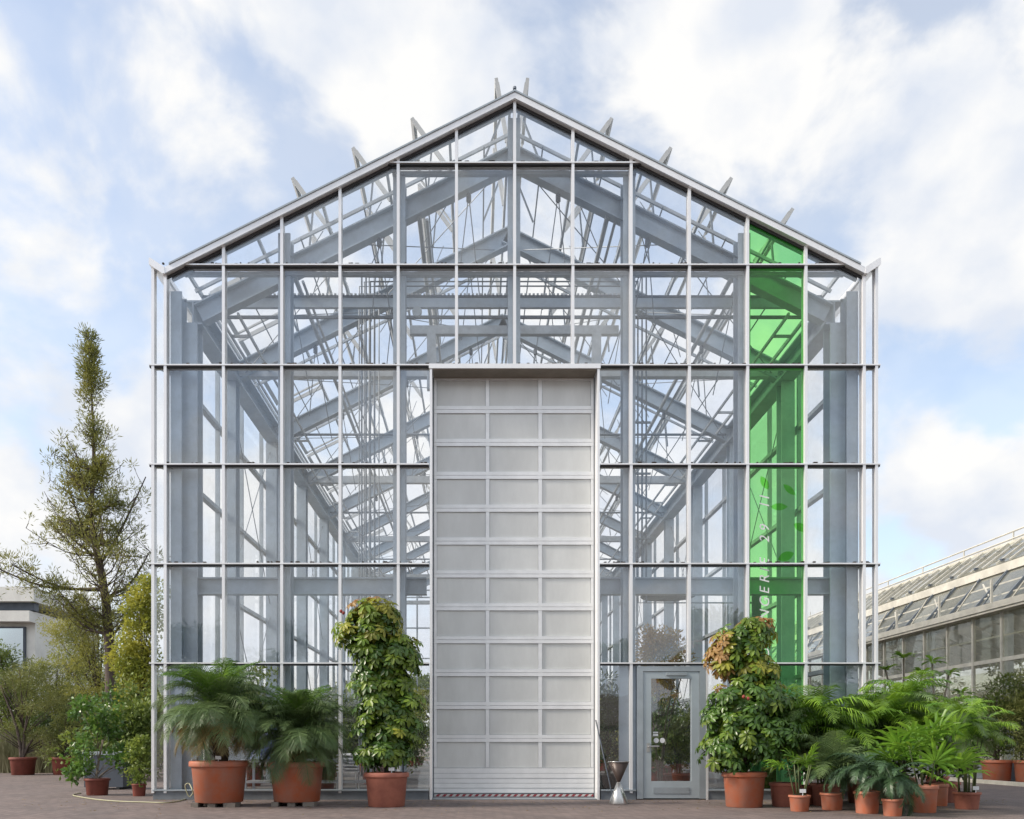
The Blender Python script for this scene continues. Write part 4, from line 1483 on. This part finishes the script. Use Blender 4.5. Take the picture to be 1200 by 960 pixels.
for k, (x, y, h_, mt, lab) in enumerate((
        (-4.6, 7.0, 2.4, 'dkgreen', 'dark indoor shrub along the left wall, first in the row'), (-4.8, 11, 3.0, 'shrub', 'green indoor shrub along the left wall, second in the row'),
        (-4.2, 16, 3.4, 'dkgreen', 'dark indoor shrub along the left wall, third in the row'), (-3.0, 24, 4.2, 'olive', 'olive indoor shrub at the far left end of the greenhouse'),
        (-2.6, 9, 2.2, 'shrub', 'low green indoor shrub left of the middle aisle'), (3.2, 9.5, 2.6, 'shrub', 'green indoor shrub right of the middle aisle'),
        (5.2, 7.5, 2.4, 'dkgreen', 'dark indoor shrub along the right wall, first in the row'), (5.6, 12, 3.0, 'olive', 'olive indoor shrub along the right wall, second in the row'),
        (5.2, 17, 3.4, 'dkgreen', 'dark indoor shrub along the right wall, third in the row'), (3.6, 24, 4.2, 'shrub', 'green indoor shrub at the far right end of the greenhouse'))):
    leafy('indoor_shrub', lab, 'shrub', (x, y, .012), h_, [(0, 0, h_ * .36, 1.0, 1.0, h_ * .24, 2), (.2, .2, h_ * .68, .85, .9, h_ * .26, 1.5)], 3400, .16, .07, mt, 400 + k, .05, group='indoor planting', clumps=50, cl=.42, pot=(.45, .45, M['terra3']))
for k, (x, y, mt, lab) in enumerate(((18.6, 12, 'olive', 'olive plant inside the cream glasshouse near its front'), (18.8, 18, 'autumn', 'yellow-green plant inside the cream glasshouse, midway'), (19, 25, 'shrub', 'green plant inside the cream glasshouse, far back'))):
    leafy('indoor_shrub', lab, 'shrub', (x, y, .011), 4, [(0, 0, 1.6, 1.2, 1.6, 1.0, 2), (.2, .2, 3.0, 1.2, 1.5, 1.0, 1.5)], 3400, .18, .07, mt, 420 + k, .05, group='plants inside the cream glasshouse', clumps=50, cl=.5)

# ================================================================== LEFT SIDE
leafy('citrus_tree', 'small citrus tree with pale stem and drooping lower leaves in red pot with tag', 'potted tree', ib(114, 17.4), 2, [(.02, 0, 1.75, .55, .5, .42, 3), (-.38, -.1, .82, .34, .3, .40, 1.6), (-.55, 0, .35, .2, .2, .25, .6), (.5, 0, .85, .32, .3, .45, 1.6), (.1, .1, 1.25, .5, .4, .2, .8)], 1500, .13, .075, 'citrus', 71, .022, clumps=60, cl=.17, trunkmat='cane', pot=(.26, .36, M['terra3']))
leafy('lime_bush', 'round lime green leafy bush in small red pot against the greenhouse corner', 'potted bush', ib(163, 17.1), 2, [(0.02, 0, .72, .33, .3, .42, 2), (.05, 0, 1.0, .28, .3, .25, 1)], 1700, .075, .05, 'lime', 72, .012, clumps=40, cl=.14, pot=(.15, .26, M['terra3']))
leafy('potted_tree', 'slender tree with wispy layered foliage in wide red pot at the far left edge', 'potted tree', ib(27, 28.8), 4, [(0, 0, 3.3, 1.0, .8, .5, 2), (.9, 0, 2.4, 1.0, .8, .35, 1.6), (-.8, 0, 1.6, .8, .7, .4, 1.2), (.8, 0, 1.3, .9, .7, .3, 1.2)], 7000, .13, .022, 'olive', 73, .07, clumps=70, cl=.32, pot=(.45, .62, M['terra3']))
leafy('potted_shrub', 'low spreading shrub in red pot behind the citrus tree', 'potted shrub', ib(76, 29), 3, [(0, 0, 1.2, 1.2, .8, .6, 2), (.3, 0, 1.9, .7, .6, .4, 1)], 4200, .13, .03, 'olive', 74, .05, clumps=50, cl=.3, pot=(.46, .62, M['terra3']))
bx = thing('storage_box', 'dark storage box with pale lid behind the citrus tree', 'box', ib(129, 19.8))
part('body', MB().box(-.46, .46, -.35, .35, .06, .82), M['dark'], bx)
part('lid', MB().box(-.49, .49, -.38, .38, .822, .90), M['alud'], bx)
for x in (-.38, .3):
    part('skid', MB().box(x, x + .08, -.35, .35, 0, .059), M['black'], bx)

def shr(name, label, cat, u, D, blobs_px, n, l, w, mat, seed, **kw):
    p = FPX / D
    b = [((bu - u) / p, kw.get('dy', 0), EYE + (VPY - bv) / p, ru / p, ru / p * .8, rv / p, wt) for bu, bv, ru, rv, wt in blobs_px]
    kw.pop('dy', None)
    return leafy(name, label, cat, ib(u, D), 3, b, n, l, w, mat, seed, **kw)
shr('autumn_tree', 'yellowing autumn tree half hidden behind the left greenhouse corner', 'tree', 166, 27, [(168, 720, 20, 26, 2), (160, 760, 26, 30, 2), (165, 805, 26, 32, 2), (155, 850, 24, 30, 1.5), (176, 690, 12, 16, .6), (150, 780, 20, 40, 1)], 12000, .12, .065, 'autumn', 81, trunk_r=.07, clumps=80, cl=.42)
shr('dark_shrub', 'dark evergreen shrub behind the pots on the left', 'shrub', 95, 32, [(85, 850, 34, 34, 2), (60, 860, 24, 24, 1), (120, 855, 24, 30, 1)], 7500, .13, .055, 'dkgreen', 82, trunk_r=.05, clumps=70, cl=.42)
shr('olive_bush', 'grey-green bush rising above the pots at the left edge', 'bush', 40, 35, [(10, 820, 28, 34, 2), (50, 835, 30, 30, 2), (-20, 850, 25, 40, 2)], 8000, .14, .05, 'olive', 83, trunk_r=.06, clumps=70, cl=.5)
shr('green_shrub', 'mid green shrub in front of the yellowing tree', 'shrub', 145, 24, [(140, 850, 22, 24, 2), (152, 875, 18, 22, 1)], 4200, .11, .05, 'shrub', 84, trunk_r=.04, clumps=46, cl=.3)

for k, (x, y, h_, mt, lab) in enumerate((
        (-10.6, 9, 3.0, 'shrub', 'green shrub outside the left glass wall, nearest the corner'), (-10.9, 13, 3.6, 'dkgreen', 'dark shrub outside the left glass wall, second from the corner'),
        (-10.4, 18, 3.8, 'olive', 'olive shrub outside the left glass wall, third from the corner'), (-10.8, 23, 4.2, 'shrub', 'green shrub outside the left glass wall, far along it'),
        (-10.5, 29, 4.5, 'dkgreen', 'dark shrub at the far end of the left glass wall'),
        (10.6, 10, 2.6, 'dkgreen', 'dark shrub outside the right glass wall, nearest the corner'), (10.9, 15, 3.2, 'shrub', 'green shrub outside the right glass wall, halfway along'),
        (10.5, 20, 3.4, 'dkgreen', 'dark shrub outside the right glass wall, further back'), (10.8, 26, 3.6, 'olive', 'olive shrub at the far end of the right glass wall'),
        (-17.5, 22, 3.6, 'olive', 'broad olive bush left of the pine trunk'), (-21.5, 21, 3.4, 'shrub', 'green bush in front of the pavilion wall'), (-15.5, 27, 4.4, 'dkgreen', 'dark bush hiding the foot of the pine'),
        (-25.0, 22, 3.4, 'olive', 'olive bush at the far left edge before the pavilion'))):
    leafy('hedge_shrub', lab, 'shrub', (x, y, 0), h_, [(0, 0, h_ * .30, 1.7, 1.8, h_ * .28, 2), (.2, .4, h_ * .66, 1.3, 1.5, h_ * .28, 1.5)], 5200, .17, .08, mt, 300 + k, .05, group='shrubs around the greenhouse', clumps=64, cl=.55)

shr('airy_bush', 'airy yellow-green bush in front of the pavilion wall', 'bush', 70, 36, [(60, 800, 36, 30, 2), (90, 770, 26, 26, 1), (100, 820, 30, 30, 1.5), (20, 805, 24, 26, 1)], 9000, .15, .05, 'olive', 85, trunk_r=.06, clumps=90, cl=.5)
shr('airy_bush', 'airy grey-green bush under the left limb of the pine', 'bush', 15, 33, [(10, 800, 30, 30, 2), (-10, 770, 20, 20, 1), (35, 850, 30, 26, 1.5)], 7000, .14, .045, 'shrub', 86, trunk_r=.06, clumps=80, cl=.5)

shr('airy_tree', 'airy olive-green tree crowding round the foot of the pine', 'tree', 118, 33.5, [(115, 745, 34, 30, 2), (88, 760, 26, 30, 1.4), (130, 790, 34, 30, 2), (100, 810, 36, 26, 1.6), (70, 740, 20, 18, .7)], 11000, .15, .035, 'pine', 87, trunk_r=.08, clumps=120, cl=.5)

# reed grass: uncountable
mb = MB()
rr = random.Random(44)
for k in range(2600):
    b_ = W(rr.uniform(-60, 62), 0, rr.uniform(30.5, 33))
    b_.z = 0
    h_ = rr.uniform(1.1, 1.9)
    d = Vector((rr.uniform(-.35, .35), rr.uniform(-.3, .3), 1)).normalized()
    tip = b_ + d * h_ + Vector((rr.uniform(-.2, .2), 0, -.1))
    w_ = Vector((.018, 0, 0))
    md = b_ + d * (h_ * .6)
    mb.add([b_ - w_, b_ + w_, md + w_, md - w_, tip], [(0, 1, 2, 3), (3, 2, 4)])
rd = part('reed_grass', mb, M['reed'], None)
tag(rd, 'pale dry reed grass standing behind the pots at the left edge', 'grass', kind='stuff')

# tall pine-like tree
def tall_tree():
    rr = random.Random(91)
    D = 32.0
    p = FPX / D
    b0 = W(128, 0, D)
    root = thing('pine_tree', 'tall slender pine with narrow top and sparse reddish trunk left of the greenhouse', 'tree', (b0.x, b0.y, 0))
    def Q(u, v, dy=0):
        return Vector(((u - 128) / p, dy, EYE + (VPY - v) / p))
    tk = smooth_pts([Vector((0.0, 0, -.05)), Q(130, 800), Q(127, 740), Q(122, 690), Q(112, 640), Q(107, 600), Q(110, 550), Q(109, 500), Q(107, 450), Q(104, 395)], 4)
    n = len(tk)
    wd, fo = MB(), MB()
    wd.tube(tk, [max(.025, .30 * (1 - i / n) ** 1.1) * .8 for i in range(n)], 10)
    def tuft(c, s, k):
        for _ in range(k):
            d = rvec(rr)
            o = c + d * (s * rr.random() ** .5)
            dd = (d + Vector((0, 0, .7)) + rvec(rr) * .4).normalized()
            add_leaf(fo, o, dd, rvec(rr), rr.uniform(.12, .24), .034)
    def limb(a, b, r0, tn, dens):
        m = (a + b) / 2 + Vector((0, 0, -.12 * (b - a).length)) + rvec(rr) * .12
        pl_ = smooth_pts([a, m, b], 5)
        wd.tube(pl_, r0, 6, r0 * .3)
        for _ in range(tn):
            t = rr.uniform(.3, 1.0)
            i = min(int(t * len(pl_)), len(pl_) - 1)
            c = pl_[i] + rvec(rr) * (.40 * (b - a).length ** .6 * rr.uniform(.3, 1))
            wd.tube([pl_[i], (pl_[i] + c) / 2 + Vector((0, 0, -.05)), c], .016, 4, .007)
            tuft(c, rr.uniform(.14, .34), dens)
    # named limbs read off the photo
    for u0, v0, u1, v1, dy in ((122, 690, -14, 660, -.5), (122, 692, 30, 668, -.9), (118, 660, 166, 555, .4), (112, 640, 78, 565, 0), (128, 745, 60, 700, .5), (128, 750, 165, 690, .3), (112, 620, 60, 615, .8), (110, 600, 145, 590, -.4), (125, 700, 165, 640, .9), (128, 740, 85, 700, -.9), (109, 560, 78, 555, .3), (110, 560, 122, 545, -.2)):
        limb(Q(u0, v0), Q(u1, v1, dy), .07, 24, 34)
    for k in range(150):
        t = rr.uniform(.22, .985)
        i = int(t * (n - 1))
        a = tk[i]
        v = VPY - (a.z - EYE) * p
        if 462 < v < 545 and rr.random() < .3:
            continue
        if v < 450:
            ln = rr.uniform(.2, .6) * (1.1 - abs(v - 430) / 80)
        elif v < 535:
            ln = rr.uniform(.35, .72)
        elif v < 620:
            ln = rr.uniform(.6, 1.7)
        else:
            ln = rr.uniform(1.2, 2.9)
        az = rr.uniform(0, 6.28)
        el = rr.uniform(.25, .9) if v > 535 else rr.uniform(.7, 1.25)
        b = a + Vector((math.cos(az) * math.cos(el), math.sin(az) * math.cos(el), math.sin(el))) * ln
        limb(a, b, .03 if v > 535 else .014, 5 if v > 535 else 4, (30 if v < 470 else 17) if v < 535 else 21)
    for k in range(26):
        zz_ = rr.uniform(-2.3, .15)
        sp = .12 + .22 * min(1, (.15 - zz_) / 1.0)
        tuft(tk[-1] + Vector((rr.uniform(-sp, sp), rr.uniform(-sp, sp), zz_)), .2, 40)
    part('trunk', wd, M['bark'], root, True)
    part('crown', fo, M['pine'], root)
tall_tree()

# white pavilion at the far left
pv = thing('pavilion', 'white flat-roofed pavilion with large window behind the pine', 'building', (W(-8, 0, 46).x, 30, 0))
part('wall', MB().box(-9, 2.2, .3, 8, 0, 8.55), M['whitewall'], pv)
rf = part('roof', MB().box(-9.5, 2.6, -.6, 8.4, 9.0, 9.8), M['whitewall'], pv)
part('soffit', MB().box(-9.3, 2.4, -.2, .295, 8.56, 8.998), M['dark'], rf)
part('fascia', MB().box(-9.5, 2.3, -.5, .29, 7.9, 8.5), M['whitewall'], pv)
for x0, x1 in ((-3.2, -1.1), (-.9, 1.7)):
    wn = part('window', MB().box(x0, x1, .18, .295, 4.4, 7.7), M['dark'], pv)
    part('pane', MB().box(x0 + .1, x1 - .1, .14, .178, 4.5, 7.6), M['bwin'], wn)
# low cold frames (slanted glass roofs)
for k, (u, D) in enumerate(((75, 38), (105, 40), (40, 42))):
    b = W(u, 0, D)
    cf = thing('cold_frame', ['low slanted glass frame behind the dark shrub, nearest the pine', 'low slanted glass frame directly left of the pine trunk', 'low slanted glass frame below the pavilion window'][k], 'cold frame', (b.x, b.y, 0), 0, 'low glass frames on the left')
    part('base', MB().box(-2, 2, 0, 1.6, 0, 2.2), M['concrete'], cf)
    for j in range(6):
        x = -2 + j * .8
        part('glazing_bar', MB().beam((x, -.1, 2.15), (x + .9, 1.7, 3.3), .08, .08), M['alu'], cf)
    for j in range(5):
        x = -2 + j * .8
        part('pane', MB().add([(x + .05, -.1, 2.15), (x + .75, -.1, 2.15), (x + 1.65, 1.7, 3.3), (x + .95, 1.7, 3.3), (x + .05, -.1, 2.17), (x + .75, -.1, 2.17), (x + 1.65, 1.7, 3.32), (x + .95, 1.7, 3.32)], [(0, 3, 2, 1), (4, 5, 6, 7), (0, 1, 5, 4), (1, 2, 6, 5), (2, 3, 7, 6), (3, 0, 4, 7)]), M['oldglass'], cf)

# ================================================================== RIGHT: OLD GLASSHOUSE
OX, OY0, OY1 = 16.0, 3.0, 34.0
og = thing('old_glasshouse', 'long low cream-framed glasshouse with trussed roof on the right', 'glasshouse', (OX, OY0, 0))
LY = OY1 - OY0
part('plinth', MB().box(-.1, .15, 0, LY, 0, .5), M['concrete'], og)
part('gutter', MB().box(-.28, .12, 0, LY, 5.12, 5.32), M['oldalu'], og)
part('gutter_lip', MB().box(-.32, -.285, 0, LY, 5.20, 5.40), M['oldalu'], og)
part('rail', MB().box(-.03, .09, 0, LY, 3.6, 3.72), M['oldalu'], og)
part('rail', MB().box(.5, .62, 0, LY, 2.6, 2.8), M['oldalu'], og)
part('eave_beam', MB().box(1.10, 1.30, 0, LY, 6.68, 6.96), M['oldalu'], og)
part('ridge_beam', MB().box(2.55, 2.7, 0, LY, 8.0, 8.15), M['oldalu'], og)
k = 0
y = 0.2
while y < LY:
    part('post', MB().box(-.045, .045, y - .04, y + .04, .5, 5.12), M['oldalu'], og)
    part('pane', MB().box(-.012, 0, y + .06, y + 1.38, .52, 5.10), M['oldglass'], og)
    if k % 3 == 1:
        part('column', MB().box(.35, .55, y + .3, y + .5, 0, 5.1), M['steel2'], og)
    part('rafter', MB().beam((0.0, y + .03, 5.38), (1.13, y + .03, 6.68), .05, .09), M['rod'], og)
    part('roof_pane', MB().add([(.02, y + .08, 5.36), (1.12, y + .08, 6.63), (1.12, y + 1.40, 6.63), (.02, y + 1.40, 5.36), (.02, y + .08, 5.375), (1.12, y + .08, 6.645), (1.12, y + 1.40, 6.645), (.02, y + 1.40, 5.375)],
                               [(0, 3, 2, 1), (4, 5, 6, 7), (0, 1, 5, 4), (1, 2, 6, 5), (2, 3, 7, 6), (3, 0, 4, 7)]), M['oldglass'], og)
    for dy_ in (.0, .68):
        part('vent_bar', MB().beam((1.20, y + .03 + dy_, 7.05), (2.52, y + .03 + dy_, 8.07), .06, .06), M['oldalu'], og)
    part('vent_panel', MB().add([(1.22, y + .02, 6.99), (2.55, y + .02, 8.02), (2.55, y + 1.40, 8.02), (1.22, y + 1.40, 6.99), (1.20, y + .02, 7.03), (2.53, y + .02, 8.06), (2.53, y + 1.40, 8.06), (1.20, y + 1.40, 7.03)],
                                [(0, 3, 2, 1), (4, 5, 6, 7), (0, 1, 5, 4), (1, 2, 6, 5), (2, 3, 7, 6), (3, 0, 4, 7)]), M['oldglass'], og)
    part('clip', MB().box(1.30, 1.42, y + .6, y + .72, 7.12, 7.20), M['dark'], og)
    if k % 2 == 0:
        part('truss_post', MB().box(-.02, .04, y + .5, y + .56, 5.40, 6.2), M['oldalu'], og)
        part('rail_post', MB().box(2.55, 2.59, y + .5, y + .54, 8.15, 8.45), M['oldalu'], og)
        part('truss_brace', MB().beam((0.1, y + .6, 5.45), (.9, y + 2.4, 6.4), .04, .05), M['oldalu'], og)
    y += 1.44
    k += 1
for z_, x_ in ((5.75, .36), (6.2, .74), (4.4, .06), (1.9, .06)):
    part('lattice_rail', MB().box(x_ - .02, x_ + .02, 0, LY, z_ - .02, z_ + .025), M['oldalu'], og)
for k in range(21):
    y = .3 + k * 1.44
    part('truss_brace', MB().beam((.16, y, 6.3), (.16, y + 1.2, 5.45), .03, .04), M['oldalu'] if k % 2 else M['rod'], og)
    part('far_rafter', MB().beam((2.7, y, 8.0), (9.2, y, 4.9), .06, .12), M['oldalu'], og)
part('far_slope', MB().add([(2.7, 0, 8.05), (9.3, 0, 4.9), (9.3, LY, 4.9), (2.7, LY, 8.05), (2.7, 0, 8.09), (9.3, 0, 4.94), (9.3, LY, 4.94), (2.7, LY, 8.09)],
                           [(0, 3, 2, 1), (4, 5, 6, 7), (0, 1, 5, 4), (1, 2, 6, 5), (2, 3, 7, 6), (3, 0, 4, 7)]), pm('whitewashed_glass', (0.62, 0.60, 0.53), .6, var=.3, vscale=1.5), og)
part('hand_rail', MB().tube([(2.57, .5, 8.45), (2.57, LY - 9, 8.45)], .03, 6), M['oldalu'], og)
part('hand_rail', MB().tube([(1.9, .5, 7.95), (1.9, LY - 4, 7.95)], .03, 6), M['oldalu'], og)
part('floor_slab', MB().box(.16, 12, 0, LY, .0, .011), M['floor'], og)
part('back_wall', MB().box(12, 12.2, 0, LY, 0, 5.0), M['oldglass'], og)

kb = part('kerb', MB().box(13.9, 14.05, -2, 34, 0.0, .10), M['oldalu'], None)
kb['kind'] = 'structure'
for k, (u, vb, lab) in enumerate(((1168, 916, 'dark oleander bush in wide orange tub before the cream glasshouse'), (1207, 917, 'dark oleander bush in orange tub cut by the right picture edge'), (1222, 911, 'oleander bush in tub behind the other two at right edge'))):
    D = GD(vb) + .3
    leafy('oleander', lab, 'potted shrub', ib(u, D), 3, [(0, 0, 1.7, .75, .6, .8, 2), (.1, 0, 2.5, .65, .5, .6, 1.5), (-.1, -.1, 1.1, .6, .5, .4, 1)], 4200, .14, .035, 'shrub' if k != 1 else 'olive', 101 + k, .03, group='oleanders in tubs by the old glasshouse', clumps=60, cl=.32, pot=(.43, .62, M['terra']), nstems=6)
leafy('dark_bush', 'tall dark bush against the cream glasshouse behind the oleanders', 'bush', ib(1160, 27), 4, [(0, 0, 1.6, 1.1, .8, 1.2, 2), (.9, 0, 2.4, .8, .8, .9, 1.5)], 6000, .13, .05, 'dkgreen', 104, .05, clumps=60, cl=.42)

lit = MB()
rr = random.Random(15)
for k in range(420):
    u = rr.uniform(20, 1180)
    yv = -.10 - abs(rr.gauss(0, 1.3))
    x = (u - VPX) * (16 + yv) / FPX
    a = rr.uniform(0, 6.28)
    l = rr.uniform(.02, .06)
    d = Vector((math.cos(a), math.sin(a), 0))
    q = Vector((-d.y, d.x, 0)) * (l * .3)
    p = Vector((x, yv, .004))
    lit.add([p, p + d * l * .5 + q + Vector((0, 0, .008)), p + d * l, p + d * l * .5 - q + Vector((0, 0, .004))], [(0, 1, 2, 3)])
lo = part('fallen_leaves', lit, M['palmdry'], None)
tag(lo, 'small dry leaves scattered over the paving before the facade', 'leaf litter', kind='stuff')
leafy('indoor_shrub', 'dense dark shrub just inside the left corner behind the first palm', 'shrub', ib(250, 18.8), 3, [(0, 0, 1.2, .8, .5, .8, 2), (.7, 0, .9, .7, .5, .6, 1.5)], 3000, .14, .06, 'dkgreen', 431, .03, group='indoor planting', clumps=50, cl=.3, pot=(.4, .4, M['terra3']))
leafy('indoor_shrub', 'dense dark shrub just inside behind the second palm', 'shrub', ib(375, 19.5), 3, [(0, 0, 1.1, .9, .5, .7, 2), (-.8, 0, .9, .6, .5, .6, 1.5)], 3000, .14, .06, 'shrub', 432, .03, group='indoor planting', clumps=50, cl=.3, pot=(.4, .4, M['terra3']))

# ================================================================== BACKGROUND TREES
def tree_variant(seed, mat, h, rx, n):
    rr = random.Random(seed)
    wd, fo = MB(), MB()
    tips = []
    def br(p, d, ln, r0, dep):
        q = p + d * ln
        m = (p + q) / 2 + rvec(rr) * ln * .08
        wd.tube([p, m, q], r0, 6, r0 * .6)
        if dep == 0:
            tips.append(q)
            return
        for k in range(rr.choice((3, 3, 4))):
            nd = (d * .8 + rvec(rr) * .75 + Vector((0, 0, .15))).normalized()
            br(q, nd, ln * rr.uniform(.6, .8), r0 * .55, dep - 1)
            if dep <= 2:
                tips.append(m)
    br(Vector((0, 0, -.1)), Vector((0, 0, 1)), h * .3, h * .022, 4)
    per = max(3, n // max(1, len(tips)))
    zmax = max(t.z for t in tips)
    for t in tips:
        clump(fo, t, h * .075, per, h * .024, h * .013, rr)
    return wd.mesh('trunk', M['bark'], True), fo.mesh('crown', M[mat])
TV = [tree_variant(201, 'shrub', 10, 3.5, 15000), tree_variant(205, 'dkgreen', 10, 3.5, 15000), tree_variant(209, 'olive', 10, 3.5, 15000)]
bgt = [(-21, 40, .75, 0, 'broad green tree far behind the pavilion side'), (-15, 44, .62, 1, 'dark tree behind the cold frames'), (-8.5, 48, .75, 2, 'olive tree behind the left wall of the greenhouse'),
       (-3, 47, .8, 0, 'green tree seen through the far gable on its left'), (3, 50, .85, 1, 'dark tree seen behind the middle of the far gable'), (8, 46, .75, 0, 'green tree seen through the far gable on its right'),
       (13, 49, .8, 2, 'olive tree between greenhouse and cream glasshouse, far back'), (24, 46, .7, 1, 'dark tree behind the cream glasshouse'), (30, 30, .6, 0, 'green tree beyond the cream glasshouse at right')]
mir = [(-19, -31, .9, 1, 'dark tree across the forecourt, leftmost of the mirrored row'), (-13, -34, 1.0, 0, 'green tree across the forecourt mirrored in the left panes'), (-6, -33, .85, 2, 'olive tree across the forecourt mirrored left of the tall door'),
       (1, -36, 1.0, 1, 'dark tree across the forecourt straight opposite the tall door'), (7, -32, .9, 0, 'green tree across the forecourt mirrored right of the tall door'), (13, -35, 1.05, 2, 'olive tree across the forecourt mirrored in the right panes'), (20, -33, .9, 1, 'dark tree across the forecourt, rightmost of the mirrored row')]
rr = random.Random(77)
for lst, grp in ((bgt, 'trees behind the greenhouses'), (mir, 'trees across the forecourt')):
    for x, y, sc, k, lab in lst:
        root = thing('broadleaf_tree', lab, 'tree', (x, y, 0), rr.uniform(0, 6.28), grp)
        root.scale = (sc * 1.15, sc * 1.15, sc)
        link('trunk', TV[k][0], root)
        link('crown', TV[k][1], root)
